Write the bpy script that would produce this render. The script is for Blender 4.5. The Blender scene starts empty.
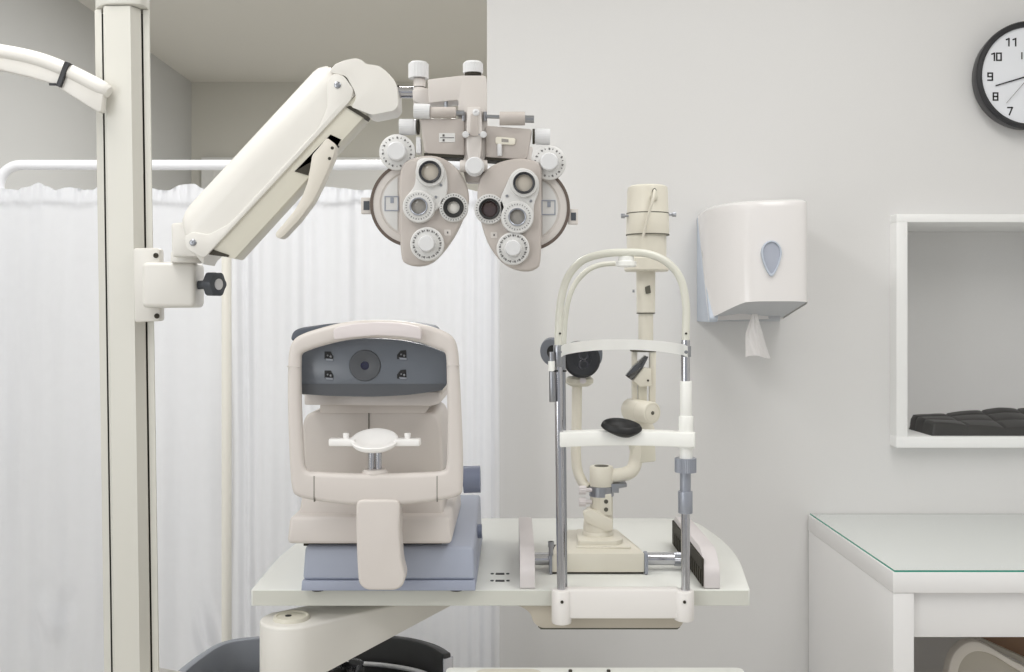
import bpy, bmesh, math, random
from mathutils import Vector, Matrix, noise
random.seed(4)
C = bpy.context.scene.collection
EYE = 1.28          # camera height
F = 1000.0          # focal length in pixels of the 1024-wide frame
CX, CY = 512.0, 312.0

def W(px, py, D):
    """point of the room that the photo shows at (px,py), D metres in front of the camera"""
    return Vector(((px-CX)*D/F, D, EYE+(CY-py)*D/F))
def X(px, D): return (px-CX)*D/F
def Z(py, D): return EYE+(CY-py)*D/F
def PP(pts, D): return [(X(a, D), Z(b, D)) for a, b in pts]

# ------------------------------------------------------------------ materials
def lin(c):
    c /= 255.0
    return c/12.92 if c <= .04045 else ((c+.055)/1.055)**2.4
MATS = {}
def mat(name, rgb, rough=.5, metal=0., bump=0., bscale=60., vary=.0, coat=0., spec=.5):
    if name in MATS: return MATS[name]
    m = bpy.data.materials.new(name); m.use_nodes = True
    nt = m.node_tree; b = nt.nodes['Principled BSDF']
    col = (lin(rgb[0]), lin(rgb[1]), lin(rgb[2]), 1)
    b.inputs['Base Color'].default_value = col
    b.inputs['Roughness'].default_value = rough
    b.inputs['Metallic'].default_value = metal
    b.inputs['Specular IOR Level'].default_value = spec
    b.inputs['Coat Weight'].default_value = coat
    tc = nt.nodes.new('ShaderNodeTexCoord')
    nz = nt.nodes.new('ShaderNodeTexNoise'); nz.inputs['Scale'].default_value = bscale
    nz.inputs['Detail'].default_value = 3
    nt.links.new(tc.outputs['Object'], nz.inputs['Vector'])
    if vary > 0:
        mx = nt.nodes.new('ShaderNodeMix'); mx.data_type = 'RGBA'
        k = 1-vary
        mx.inputs[6].default_value = col
        mx.inputs[7].default_value = (col[0]*k, col[1]*k, col[2]*k, 1)
        nt.links.new(nz.outputs['Fac'], mx.inputs[0])
        nt.links.new(mx.outputs[2], b.inputs['Base Color'])
    if bump > 0:
        bp = nt.nodes.new('ShaderNodeBump'); bp.inputs['Strength'].default_value = bump
        bp.inputs['Distance'].default_value = .002
        nt.links.new(nz.outputs['Fac'], bp.inputs['Height'])
        nt.links.new(bp.outputs['Normal'], b.inputs['Normal'])
    MATS[name] = m
    return m
wall_m   = mat('wall_paint', (224, 223, 222), .75, bump=.05, bscale=220, vary=.02)
far_m    = mat('far_room_paint', (212, 210, 202), .8, bump=.05, bscale=200)
ceil_m   = mat('ceiling_paint', (232, 230, 224), .85)
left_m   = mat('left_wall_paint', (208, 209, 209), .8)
floor_m  = mat('floor_vinyl', (206, 202, 194), .4, vary=.15, bscale=9)
door_m   = mat('door_white', (232, 232, 230), .45)
curt_m   = mat('curtain_cotton', (245, 246, 249), .9, vary=.03, bscale=40, spec=.15)
tube_m   = mat('white_painted_tube', (242, 243, 247), .35)
cpole_m  = mat('cream_tube', (238, 235, 226), .4)
col_m    = mat('column_enamel', (214, 212, 204), .35, vary=.03, bscale=6)
groove_m = mat('groove_rubber', (92, 90, 80), .7)
arm_m    = mat('arm_enamel', (222, 219, 213), .32)
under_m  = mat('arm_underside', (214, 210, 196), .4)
lever_m  = mat('lever_plastic', (214, 208, 197), .4)
dark_m   = mat('dark_recess', (52, 48, 38), .7)
black_m  = mat('black_plastic', (36, 37, 41), .35)
kgrey_m  = mat('knob_grey', (72, 76, 82), .4)
rub_m    = mat('black_rubber', (20, 20, 21), .5)
pho_m    = mat('phoropter_enamel', (187, 179, 173), .38, vary=.02)
phl_m    = mat('phoropter_pale', (207, 201, 196), .38)
dial_m   = mat('dial_white', (214, 213, 211), .4)
knobw_m  = mat('knob_silver_white', (216, 216, 217), .28)
mark_m   = mat('print_dark', (84, 82, 82), .6)
brz_m    = mat('rim_bronze', (104, 92, 84), .35, metal=.2)
chrome_m = mat('chrome', (192, 192, 196), .14, metal=1.)
steel_m  = mat('satin_steel', (165, 167, 172), .32, metal=1.)
greym_m  = mat('grey_anodised', (158, 162, 172), .4, metal=.5)
lensg_m  = mat('lens_grey', (150, 146, 140), .08, spec=.8)
lensw_m  = mat('lens_pale', (222, 219, 213), .08, spec=.8)
lensd_m  = mat('lens_plum', (66, 50, 50), .05, spec=.9)
lenst_m  = mat('lens_tan', (190, 182, 170), .06, spec=.8)
ref_m    = mat('refractor_beige', (211, 204, 199), .4, vary=.015)
refd_m   = mat('refractor_body', (205, 198, 192), .45)
pad_m    = mat('forehead_silicone', (218, 210, 210), .4)
slate_m  = mat('slate_panel', (106, 111, 119), .22)
slate2_m = mat('slate_lower', (84, 86, 90), .35)
topg_m   = mat('dark_top_cover', (88, 94, 104), .4)
blue_m   = mat('base_blue', (165, 171, 187), .42)
blue2_m  = mat('base_blue_step', (156, 162, 180), .42)
slk_m    = mat('slate_blue_knob', (118, 125, 146), .45)
white_m  = mat('white_plastic', (242, 240, 238), .3)
bluel_m  = mat('blue_lens', (8, 8, 48), .05, spec=.9)
tab_m    = mat('table_laminate', (229, 230, 225), .35, vary=.02, bscale=30)
tabe_m   = mat('table_edge_shaded', (206, 206, 198), .45)  # laminate darkened to give the front edge its shade
cream_m  = mat('slit_cream', (224, 219, 205), .35)
creamd_m = mat('slit_cream_dull', (214, 210, 195), .45)
pinkg_m  = mat('track_cover_grey', (214, 208, 208), .5)
frw_m    = mat('frame_white', (232, 228, 225), .35)
wht2_m   = mat('bright_white_plastic', (243, 243, 239), .35)
arch_m   = mat('arch_enamel', (218, 217, 206), .3)
disp_m   = mat('dispenser_gloss', (234, 231, 230), .2, coat=.2)
tray_m   = mat('under_tray', (196, 188, 174), .5)
band_m   = mat('brow_band_white', (252, 252, 250), .5)
obj_m    = mat('objective_dark', (62, 62, 68), .12)
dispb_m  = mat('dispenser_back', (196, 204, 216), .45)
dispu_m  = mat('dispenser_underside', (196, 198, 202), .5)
wind_m   = mat('dispenser_window', (176, 181, 194), .15)
paper_m  = mat('paper', (247, 245, 244), .9, bump=.2, bscale=200)
dialc_m  = mat('clock_dial', (233, 235, 240), .5)
clkr_m   = mat('clock_rim', (42, 42, 45), .35)
shelf_m  = mat('white_lacquer', (244, 244, 243), .35)
leath_m  = mat('black_leather', (56, 55, 54), .42, bump=.15, bscale=350)
chairlit_m = mat('leather_lit', (146, 150, 158), .45, bump=.15, bscale=300)  # lighter copy of the chair leather for its lit half
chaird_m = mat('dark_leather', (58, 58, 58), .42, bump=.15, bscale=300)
desk_m   = mat('desk_white', (240, 239, 239), .4, bump=.03, bscale=120)
gedge_m  = mat('glass_green_edge', (56, 148, 128), .2)
shell_m  = mat('chair_shell_white', (226, 220, 211), .4)
shelli_m = mat('chair_shell_inner', (190, 184, 172), .5)
brown_m  = mat('brown_wood', (146, 114, 88), .6, vary=.15, bscale=14)
mirror_m = mat('mirror_dark', (110, 110, 110), .12, metal=1.)
drum_m   = mat('drum_grey', (116, 120, 128), .35)

glass_m = bpy.data.materials.new('table_glass'); glass_m.use_nodes = True
nt = glass_m.node_tree; nt.nodes.clear()
o_ = nt.nodes.new('ShaderNodeOutputMaterial'); mx = nt.nodes.new('ShaderNodeMixShader')
tr = nt.nodes.new('ShaderNodeBsdfTransparent'); tr.inputs[0].default_value = (.99, 1., .995, 1)
gl = nt.nodes.new('ShaderNodeBsdfGlossy'); gl.inputs['Roughness'].default_value = .03
fr = nt.nodes.new('ShaderNodeFresnel'); fr.inputs[0].default_value = 1.45
ge = nt.nodes.new('ShaderNodeNewGeometry'); iv = nt.nodes.new('ShaderNodeMath'); iv.operation = 'SUBTRACT'; iv.inputs[0].default_value = 1
mu = nt.nodes.new('ShaderNodeMath'); mu.operation = 'MULTIPLY'
nt.links.new(ge.outputs['Backfacing'], iv.inputs[1]); nt.links.new(iv.outputs[0], mu.inputs[0]); nt.links.new(fr.outputs[0], mu.inputs[1])
nt.links.new(mu.outputs[0], mx.inputs[0]); nt.links.new(tr.outputs[0], mx.inputs[1])
nt.links.new(gl.outputs[0], mx.inputs[2]); nt.links.new(mx.outputs[0], o_.inputs[0])

# ------------------------------------------------------------------ mesh tools
def cat(pts, n=8, closed=False):
    pts = [Vector(p) for p in pts]; out = []; N = len(pts)
    rng = range(N if closed else N-1)
    for i in rng:
        g = lambda k: pts[k % N] if closed else pts[max(0, min(N-1, k))]
        p0, p1, p2, p3 = g(i-1), g(i), g(i+1), g(i+2)
        for j in range(n):
            t = j/n
            out.append(.5*((2*p1)+(p2-p0)*t+(2*p0-5*p1+4*p2-p3)*t*t+(3*p1-p0-3*p2+p3)*t**3))
    if not closed: out.append(pts[-1])
    return out
def rpoly(pts, r, seg=5):
    """fillet the corners of a closed 2-D polygon; r one number or one per corner"""
    out = []; N = len(pts)
    for i, p in enumerate(pts):
        rr = r[i] if isinstance(r, (list, tuple)) else r
        p = Vector(p[:2]); a = Vector(pts[i-1][:2])-p; b = Vector(pts[(i+1) % N][:2])-p
        if rr <= 0: out.append(p); continue
        d = min(rr, a.length*.49, b.length*.49)
        a = p+a.normalized()*d; b = p+b.normalized()*d
        for k in range(seg+1):
            t = k/seg
            out.append((1-t)**2*a+2*t*(1-t)*p+t*t*b)
    return out
def circ(cx, cy, r, n=40, a0=0, a1=2*math.pi):
    full = abs(a1-a0) > 6.28
    return [(cx+r*math.cos(a0+(a1-a0)*i/(n if full else n-1)), cy+r*math.sin(a0+(a1-a0)*i/(n if full else n-1))) for i in range(n)]

class MB:
    def __init__(s): s.bm = bmesh.new()
    def merge(s, b2):
        me = bpy.data.meshes.new('t'); b2.to_mesh(me); b2.free(); s.bm.from_mesh(me); bpy.data.meshes.remove(me); return s
    def _bevel(s, b, bev, seg, ang=.5):
        if bev > 0:
            es = [e for e in b.edges if len(e.link_faces) == 2 and e.calc_face_angle(0) > ang]
            bmesh.ops.bevel(b, geom=es, offset=bev, offset_type='OFFSET', segments=seg, profile=.5, affect='EDGES', clamp_overlap=True)
    def box(s, x0, x1, y0, y1, z0, z1, bev=0, seg=2):
        b = bmesh.new(); bmesh.ops.create_cube(b, size=1)
        for v in b.verts:
            v.co = Vector(((x0+x1)/2+v.co.x*(x1-x0), (y0+y1)/2+v.co.y*(y1-y0), (z0+z1)/2+v.co.z*(z1-z0)))
        s._bevel(b, bev, seg); return s.merge(b)
    def hexa(s, low, high, bev=0, seg=2):
        """solid between two loops with the same number of points"""
        b = bmesh.new(); A = [b.verts.new(p) for p in low]; B = [b.verts.new(p) for p in high]
        b.faces.new(A[::-1]); b.faces.new(B); n = len(A)
        for i in range(n): b.faces.new((A[i], A[(i+1) % n], B[(i+1) % n], B[i]))
        bmesh.ops.recalc_face_normals(b, faces=b.faces[:]); s._bevel(b, bev, seg); return s.merge(b)
    def prism(s, pts, d0, d1, plane='xz', bev=0, seg=2):
        f = {'xz': lambda p, d: (p[0], d, p[1]), 'xy': lambda p, d: (p[0], p[1], d), 'yz': lambda p, d: (d, p[0], p[1])}[plane]
        return s.hexa([f(p, d0) for p in pts], [f(p, d1) for p in pts], bev, seg)
    def ring(s, outer, inner, d0, d1, bev=0, seg=2):
        b = bmesh.new(); n = len(outer)
        L = [[b.verts.new((p[0], d, p[1])) for p in loop] for d in (d0, d1) for loop in (outer, inner)]
        for i in range(n):
            j = (i+1) % n
            b.faces.new((L[0][i], L[0][j], L[1][j], L[1][i])); b.faces.new((L[2][j], L[2][i], L[3][i], L[3][j]))
            b.faces.new((L[0][j], L[0][i], L[2][i], L[2][j])); b.faces.new((L[1][i], L[1][j], L[3][j], L[3][i]))
        bmesh.ops.recalc_face_normals(b, faces=b.faces[:]); s._bevel(b, bev, seg, .9); return s.merge(b)
    def lathe(s, prof, org, axis, n=40):
        """prof: (radius, distance along axis)"""
        org = Vector(org); ax = Vector(axis).normalized()
        u = ax.orthogonal().normalized(); v = ax.cross(u); b = bmesh.new(); rows = []
        for r, t in prof:
            if r < 1e-6: rows.append([b.verts.new(org+ax*t)])
            else: rows.append([b.verts.new(org+ax*t+(u*math.cos(2*math.pi*i/n)+v*math.sin(2*math.pi*i/n))*r) for i in range(n)])
        for A, B in zip(rows, rows[1:]):
            if len(A) == 1 and len(B) == 1: continue
            for i in range(n):
                j = (i+1) % n
                if len(A) == 1: b.faces.new((A[0], B[i], B[j]))
                elif len(B) == 1: b.faces.new((A[i], A[j], B[0]))
                else: b.faces.new((A[i], A[j], B[j], B[i]))
        bmesh.ops.recalc_face_normals(b, faces=b.faces[:]); return s.merge(b)
    def cyl(s, p0, p1, r, r1=None, n=32, bev=0):
        p0 = Vector(p0); p1 = Vector(p1); h = (p1-p0).length; r1 = r if r1 is None else r1
        if bev > 0:
            q = bev*.3
            pr = [(0, 0), (r-bev, 0), (r-q, q), (r, bev), (r1, h-bev), (r1-q, h-q), (r1-bev, h), (0, h)]
        else: pr = [(0, 0), (r, 0), (r1, h), (0, h)]
        return s.lathe(pr, p0, p1-p0, n)
    def gear(s, p0, p1, r, dr=.001, teeth=24, bev=.001):
        """knurled knob"""
        p0 = Vector(p0); p1 = Vector(p1); ax = (p1-p0).normalized(); u = ax.orthogonal().normalized(); v = ax.cross(u)
        n = teeth*2; lo = []
        for i in range(n):
            a = 2*math.pi*i/n; q = r if i % 2 else r-dr
            lo.append((u*math.cos(a)+v*math.sin(a))*q)
        return s.hexa([p0+q for q in lo], [p1+q for q in lo])
    def tube(s, path, r, n=14, cap=True, flat=1.0):
        P = [Vector(p) for p in path]; b = bmesh.new(); rows = []; nrm = None
        for i, p in enumerate(P):
            t = (P[min(i+1, len(P)-1)]-P[max(i-1, 0)]).normalized()
            if nrm is None: nrm = t.orthogonal().normalized() if abs(t.y) > .9 else Vector((0, 1, 0))
            nrm = (nrm-t*nrm.dot(t)).normalized(); bn = t.cross(nrm)
            rr = r[i] if isinstance(r, (list, tuple)) else r
            rows.append([b.verts.new(p+(nrm*math.cos(2*math.pi*k/n)*flat+bn*math.sin(2*math.pi*k/n))*rr) for k in range(n)])
        for A, B in zip(rows, rows[1:]):
            for k in range(n): b.faces.new((A[k], A[(k+1) % n], B[(k+1) % n], B[k]))
        if cap: b.faces.new(rows[0][::-1]); b.faces.new(rows[-1])
        bmesh.ops.recalc_face_normals(b, faces=b.faces[:]); return s.merge(b)
    def grid(s, fn, nu, nv, thick=0.):
        b = bmesh.new(); V = [[b.verts.new(fn(i/nu, j/nv)) for j in range(nv+1)] for i in range(nu+1)]
        for i in range(nu):
            for j in range(nv): b.faces.new((V[i][j], V[i+1][j], V[i+1][j+1], V[i][j+1]))
        if thick: bmesh.ops.solidify(b, geom=b.faces[:], thickness=thick)
        bmesh.ops.recalc_face_normals(b, faces=b.faces[:]); return s.merge(b)
    def sphere(s, c, r, sc=(1, 1, 1)):
        b = bmesh.new(); bmesh.ops.create_uvsphere(b, u_segments=24, v_segments=14, radius=r)
        for v in b.verts: v.co = Vector(c)+Vector((v.co.x*sc[0], v.co.y*sc[1], v.co.z*sc[2]))
        return s.merge(b)
    def xform(s, M): s.bm.transform(M); return s
OFF = {}
def _build(s, name, m, parent=None, ang=38, label=None):
    off = OFF[parent.name] if parent is not None else Vector((0, 0, 0))
    me = bpy.data.meshes.new(name); s.bm.transform(Matrix.Translation(-off)); s.bm.to_mesh(me); s.bm.free()
    me.materials.append(m); me.shade_smooth(); me.set_sharp_from_angle(angle=math.radians(ang))
    o = bpy.data.objects.new(name, me); C.objects.link(o)
    if parent is not None: o.parent = parent
    OFF[o.name] = off
    if label: o['label'] = label
    return o
MB.build = _build
def thing(name, label, category, loc):
    o = bpy.data.objects.new(name, None); o.empty_display_size = .05; C.objects.link(o)
    o.location = loc; o['label'] = label; o['category'] = category; OFF[o.name] = Vector(loc); return o
def tag(o, label, category): o['label'] = label; o['category'] = category; return o
def struct(o): o['kind'] = 'structure'; return o
def screw(p, r, parent, m=steel_m, d=(0, -1, 0), name='screw', slot=True):
    p = Vector(p); d = Vector(d); mb = MB()
    mb.lathe([(0, 0), (r, 0), (r, .0012), (r*.75, .0022), (r*.35, .0022), (r*.3, .0012), (0, .0012)], p, d, 18)
    return mb.build(name, m, parent)

# ------------------------------------------------------------------ the room
WY = 2.66; WX0 = X(487, WY); LX = -1.84; FY = 5.74; CZ = 2.6; RX = 2.3; BY = -2.4
NX0, NX1, NZ0, NZ1, NYF, NYB = X(890, WY), 1.66, .925, 1.536, 2.615, 2.93
mb = MB()
for x0, x1, z0, z1 in ((WX0, NX0, 0, CZ), (NX1, RX, 0, CZ), (NX0, NX1, 0, NZ0), (NX0, NX1, NZ1, CZ)): mb.box(x0, x1, WY, 3.0, z0, z1)
bmesh.ops.remove_doubles(mb.bm, verts=mb.bm.verts[:], dist=1e-5)
struct(mb.build('wall_back', wall_m))
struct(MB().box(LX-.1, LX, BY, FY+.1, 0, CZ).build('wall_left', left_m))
struct(MB().box(LX, RX, FY, FY+.1, 0, CZ).build('wall_far', far_m))
struct(MB().box(RX, RX+.1, BY, FY+.1, 0, CZ).build('wall_right', wall_m))
struct(MB().box(LX-.1, RX+.1, BY, FY+.1, -.1, 0).build('floor', floor_m))
struct(MB().box(LX-.1, RX+.1, BY, FY+.1, CZ, CZ+.1).build('ceiling', ceil_m))
mb = MB(); dx0, dx1, dz = X(203, FY), -.45, Z(158, FY)
mb.box(dx0, dx0+.07, FY-.03, FY, 0, dz); mb.box(dx1-.07, dx1, FY-.03, FY, 0, dz); mb.box(dx0, dx1, FY-.031, FY, dz-.07, dz, .003)
mb.box(dx0+.07, dx1-.07, FY-.02, FY, 0.005, dz-.07)
dr = struct(mb.build('door_1', door_m))
h = MB(); h.tube([(-1.66, FY-.02, 1.02), (-1.66, FY-.07, 1.02), (-1.55, FY-.07, 1.02)], .009); h.build('door_handle', steel_m, dr)

# ------------------------------------------------------------------ privacy screen
SD = 2.50
scr = thing('privacy_screen', 'white medical privacy screen with pleated cotton panels on a tubular frame', 'folding screen', (X(250, SD), SD, 0))
zt = Z(165, SD); xl, xr = X(-1, SD), X(494.5, SD); R = .055
path = [(xl, SD, .03), (xl, SD, zt-R)]
path += [(xl+R-R*math.cos(a), SD, zt-R+R*math.sin(a)) for a in [math.pi/2*i/8 for i in range(1, 9)]]
path += [(xr-R+R*math.sin(a), SD, zt-R+R*math.cos(a)) for a in [math.pi/2*i/8 for i in range(0, 9)]]
path += [(xr, SD, .03)]
MB().tube(path, .0128, 18).build('frame', tube_m, scr)
MB().cyl((X(230, SD), SD-.030, .03), (X(230, SD), SD-.030, Z(197, SD)), .012).build('middle_post', cpole_m, scr, label='cream middle tube')
MB().cyl((xl, SD, .12), (xr, SD, .12), .010).build('bottom_rail', tube_m, scr)
ztop = Z(196, SD)
MB().cyl((xl+.01, SD, ztop), (xr-.01, SD, ztop), .005).build('curtain_rod', tube_m, scr)
for px in (-1, 230, 494.5):
    MB().cyl((X(px, SD), SD-.2, .03), (X(px, SD), SD+.15, .03), .011).build('foot', tube_m, scr)
    for dy in (-.19, .14): MB().cyl((X(px, SD)-.01, SD+dy, .016), (X(px, SD)+.01, SD+dy, .016), .016).build('caster', black_m, scr)
def drape(x0, x1, folds, seed, amp, zt_):
    rnd = random.Random(seed)
    ph = [(rnd.uniform(.6, 1.6)*folds, rnd.uniform(0, 6.28), rnd.uniform(.4, 1)) for _ in range(5)]
    def f(u, v):
        x = x0+(x1-x0)*u; z = .14+(zt_-.14)*v
        k = .75+.45*(1-v)
        d = sum(a*math.sin(2*math.pi*q*u+p+.35*math.sin(3*v+p)) for q, p, a in ph)*amp*k/2*(.45+1.3*abs(noise.noise(Vector((u*5, seed*3., v*.6)))))
        d += noise.noise(Vector((u*7, v*3+seed, seed)))*.012
        pxx = CX+x*F/SD
        d += math.exp(-((pxx-251)/12)**2)*.0048*math.sin(2*math.pi*(x+.01*v)/.029)+math.exp(-((pxx-308)/16)**2)*.0025*math.sin(2*math.pi*x/.035)+math.exp(-((pxx-474)/14)**2)*.0035*math.sin(2*math.pi*x/.03)
        if v > .965:
            e = (v-.965)/.035
            d += noise.noise(Vector((u*45, v*25, seed)))*.011*e
            z += noise.noise(Vector((u*9, 3., seed)))*.014*e+noise.noise(Vector((u*26, 1., seed)))*.006*e
        g = math.exp(-((x-X(58, SD))/.05)**2-((z-Z(615, SD))/.10)**2)
        d += g*noise.noise(Vector((x*16, z*13, 2.)))*.030
        g2 = math.exp(-((x-X(210, SD))/.03)**2-((z-Z(640, SD))/.10)**2)
        d += g2*math.sin((x*3+z)*40)*.012
        return Vector((x, SD-.026+d, z))
    return MB().grid(f, 260, 110, .0016)
drape(xl+.014, X(229, SD), 7, 3, .0042, Z(189, SD)).build('curtain_panel', curt_m, scr, 80)
drape(X(231, SD), X(491.5, SD), 13, 8, .0034, Z(190, SD)).build('curtain_panel', curt_m, scr, 80)

# ------------------------------------------------------------------ column
CD = 1.73
col = thing('examination_stand_column', 'tall cream enamel column with two dark vertical grooves beside the curtain', 'stand column', (X(126, CD), 1.78, 0))
def colprof():
    q = [(95.2, 1.775), (94.5, 1.752), (101.3, 1.748), (101.7, 1.775), (103.0, 1.775), (103, 1.736), (105, 1.73), (130, 1.728), (140.6, 1.750),
         (141, 1.755), (141.2, 1.775), (142.8, 1.775), (142.8, 1.753), (148.7, 1.753), (149.5, 1.756), (149.6, 1.772), (146, 1.79), (144, 1.845), (112, 1.845), (110, 1.79)]
    return [(X(a, d), d) for a, d in q]
sh = Matrix.Identity(4); sh[0][2] = -.0146; sh[0][3] = .0146*Z(0, CD)      # the column leans a little
mb = MB().prism(colprof(), -.004, Z(6, CD), 'xy'); mb.xform(sh); mb.build('post', col_m, col, 25)
mb = MB()
for a, b in ((101.6, 103.1), (141.1, 142.9)): mb.box(X(a, 1.77), X(b, 1.77), 1.770, 1.778, .02, Z(7, CD))
mb.xform(sh); mb.build('groove_strip', groove_m, col)
mb = MB().prism(rpoly([(X(110, 1.85), 1.85), (X(93.5, 1.76), 1.76), (X(102, 1.724), 1.724), (X(143, 1.724), 1.724), (X(150.3, 1.765), 1.765), (X(146, 1.85), 1.85)], .02), Z(5, CD), Z(-40, CD), 'xy', .004)
mb.xform(sh); mb.build('cap', col_m, col)
MB().box(X(70, CD), X(185, CD), 1.62, 1.88, 0, .04, .01).build('base_plate', col_m, col)

# ------------------------------------------------------------------ lamp arm on the left
la = thing('lamp_arm', 'curved cream lamp arm tube with a black cable tie, left of the column', 'lamp arm', W(106, 95, 1.72))
P = [W(a, b, 1.715) for a, b in ((-150, 66), (-90, 52), (-40, 48), (0, 52.5), (35, 59.5), (62, 69), (86, 80.5), (109, 92.5))]
path = cat(P, 8)
MB().tube(path, [.0142]*(len(path)-4)+[.0138, .013, .012, .010], 22).build('arm_tube', arm_m, la)
fin = [(-10, 50), (30, 57), (62, 68), (85, 79), (105, 92), (103.5, 97), (102, 111), (99, 112.5), (85, 104), (66, 92), (52, 83.5), (30, 77), (0, 70), (-10, 69)]
MB().prism(PP(fin, 1.708), 1.7055, 1.7245, bev=.003).build('gusset', arm_m, la)
mb = MB().prism(rpoly(PP([(64.5, 61), (69.5, 62.5), (60, 87), (55.5, 85.5)], 1.699), .001), 1.699, 1.7315, bev=.0008)
mb.box(X(49, 1.7), X(56, 1.7), 1.699, 1.7025, Z(85.5, 1.7), Z(83, 1.7), .0008)
mb.build('cable_tie', black_m, la, label='black cable tie')
MB().lathe([(0, 0), (.05, .0), (.075, .03), (.08, .05), (.07, .05), (0, .02)], W(-150, 68, 1.715), (0, 0, -1)).build('lamp_head', arm_m, la)

# ------------------------------------------------------------------ phoropter arm
AD = 1.65
pa = thing('phoropter_support', 'cream angled support arm clamped to the column and reaching to the phoropter', 'support arm', W(168, 285, 1.73))
mb = MB().prism(rpoly(PP([(133.5, 248), (160, 248), (161, 321), (135, 322.5)], 1.715), .006), 1.712, 1.735, bev=.003)
mb.build('column_bracket', arm_m, pa)
for q in ((156, 255.5), (157, 316)): screw(W(q[0], q[1], 1.712), .0045, pa, dark_m)
MB().prism(rpoly(PP([(141, 262), (194.5, 262), (194.5, 307.5), (141, 308)], 1.68), .010), 1.68, 1.738, bev=.008, seg=3).build('bracket_block', arm_m, pa)
# clamp knob at the right of the block
yk = 1.70; kb = MB().cyl((X(194, 1.69), yk, Z(285, 1.69)), (X(213, 1.69), yk, Z(284, 1.69)), .0075)
cen = Vector((X(208.5, 1.69), yk-.001, Z(284, 1.69))); lob = []
for i in range(60):
    a = 2*math.pi*i/60; r = .0205+.0012*math.cos(6*a); lob.append((r*math.cos(a), r*math.sin(a)))
ax = Vector((1, -.45, -.02)).normalized(); u = ax.cross(Vector((0, 0, 1))).normalized(); v = u.cross(ax)
kb.hexa([cen+u*p[0]+v*p[1] for p in lob], [cen+ax*.018+u*p[0]+v*p[1] for p in lob], .002)
ko = kb.build('clamp_knob', kgrey_m, pa, label='dark grey clamp knob')
MB().cyl(cen+ax*.0175, cen+ax*.0195, .0095).build('knob_cap', knobw_m, ko)
# pivot under the arm
MB().cyl(W(188, 263, AD+.03), W(188, 252, AD+.03), .0275, .027, 36, .002).build('pivot_collar', arm_m, pa)
MB().prism(rpoly(PP([(171, 223), (187, 222), (212, 246), (207, 257), (172, 257)], 1.635), .006), 1.632, 1.69, bev=.005).build('pivot_yoke', arm_m, pa)
# upper cover: rounded section swept along the arm axis
p0 = W(212, 250, 1.60); p1 = W(353, 98, 1.60)
axd = Vector((p1.x-p0.x, 0, p1.z-p0.z)).normalized(); nrm = Vector((-axd.z, 0, axd.x))       # nrm points up-left
A0 = W(204, 244, AD); LEN = .348
up = MB(); prof = []
wU, wD, yh = .059, .026, .042
for k in range(25):                   # rounded top, straight sides
    a = math.pi*k/24
    prof.append((-math.cos(a)*yh, .012+math.sin(a)**.9*(wU-.012)))
prof = [(-yh, -wD), (-yh, .012)]+prof[1:-1]+[(yh, .012), (yh, -wD)]
def sect(t, sc=1., sh_=0.):
    return [A0+axd*(t+(.36*max(0, p[1]) if t < .05 else -.05*max(0, p[1])))+Vector((0, p[0]*sc, 0))+nrm*(p[1]*(sc if p[1] > 0 else 1)+sh_) for p in prof]
secs = [sect(-.020, .72, -.004), sect(-.012, .88), sect(0, .97), sect(.012, 1.), sect(LEN-.014, 1.), sect(LEN-.004, .97), sect(LEN+.006, .86), sect(LEN+.012, .7, -.004)]
b = bmesh.new(); rows = [[b.verts.new(p) for p in s_] for s_ in secs]; n = len(prof)
for Aq, Bq in zip(rows, rows[1:]):
    for i in range(n): b.faces.new((Aq[i], Aq[(i+1) % n], Bq[(i+1) % n], Bq[i]))
b.faces.new(rows[0][::-1]); b.faces.new(rows[-1]); bmesh.ops.recalc_face_normals(b, faces=b.faces[:])
up.merge(b); up.build('upper_cover', arm_m, pa, 40)
fd = AD-yh-.0035
def onarm(t, w, y): 
    q = A0+axd*t+nrm*w; return (q.x, q.z)
# flange plate along the seam, with rounded ends carrying a pivot screw
fl = [onarm(a, b, 0) for a, b in ((-.010, -.028), (LEN-.012, -.028), (LEN+.004, -.020), (LEN+.010, .006), (LEN+.002, .022), (LEN-.016, .020), (LEN-.045, -.008), (LEN-.08, -.020), (.06, -.020), (.024, -.008), (.010, .014), (-.006, .020), (-.018, .002))]
MB().prism(rpoly(fl, .006), fd, fd+.012, bev=.0018).build('seam_flange', arm_m, pa)
for t, w in ((-.003, .002), (LEN-.008, .004)):
    q = onarm(t, w, 0); screw((q[0], fd, q[1]), .0055, pa)
lo = [onarm(.002, -.027, 0), onarm(LEN+.002, -.027, 0), onarm(LEN+.004, -.060, 0), onarm(.022, -.063, 0)]
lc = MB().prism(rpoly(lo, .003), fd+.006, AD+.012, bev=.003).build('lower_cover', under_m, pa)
s1 = PP([(294, 171), (307.5, 175), (312, 157), (330, 134), (340.5, 139), (336, 147), (329, 138.5), (313.5, 155)], fd)
MB().prism(s1, fd+.0045, fd+.02).build('lever_slot', dark_m, pa)
for pts in ([(206, 251), (213, 249.5), (229, 255), (228, 257), (209, 254.5)], [(346, 107), (350, 105.5), (369, 117), (367, 120)]):
    MB().prism(PP(pts, fd+.004), fd+.004, fd+.02).build('end_gap', dark_m, pa)
lev = [(327, 137.5), (336, 144.5), (334, 155), (329.5, 166), (322, 183), (313, 201), (299, 220), (283, 237), (279, 238.5), (275.5, 236.5), (275.5, 233), (284, 223), (294, 211), (302, 197), (307.5, 182.5), (310, 168), (312, 155), (319, 147)]
ld = fd-.008
lv = MB().prism(rpoly(PP(lev, ld), .004), ld, ld+.03, bev=.004).build('release_lever', lever_m, pa)
for q in ((332.3, 148), (329.5, 158.5)): MB().cyl(W(q[0], q[1], ld-.0006), W(q[0], q[1], ld+.004), .0026).build('rivet', dark_m, lv)
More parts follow.
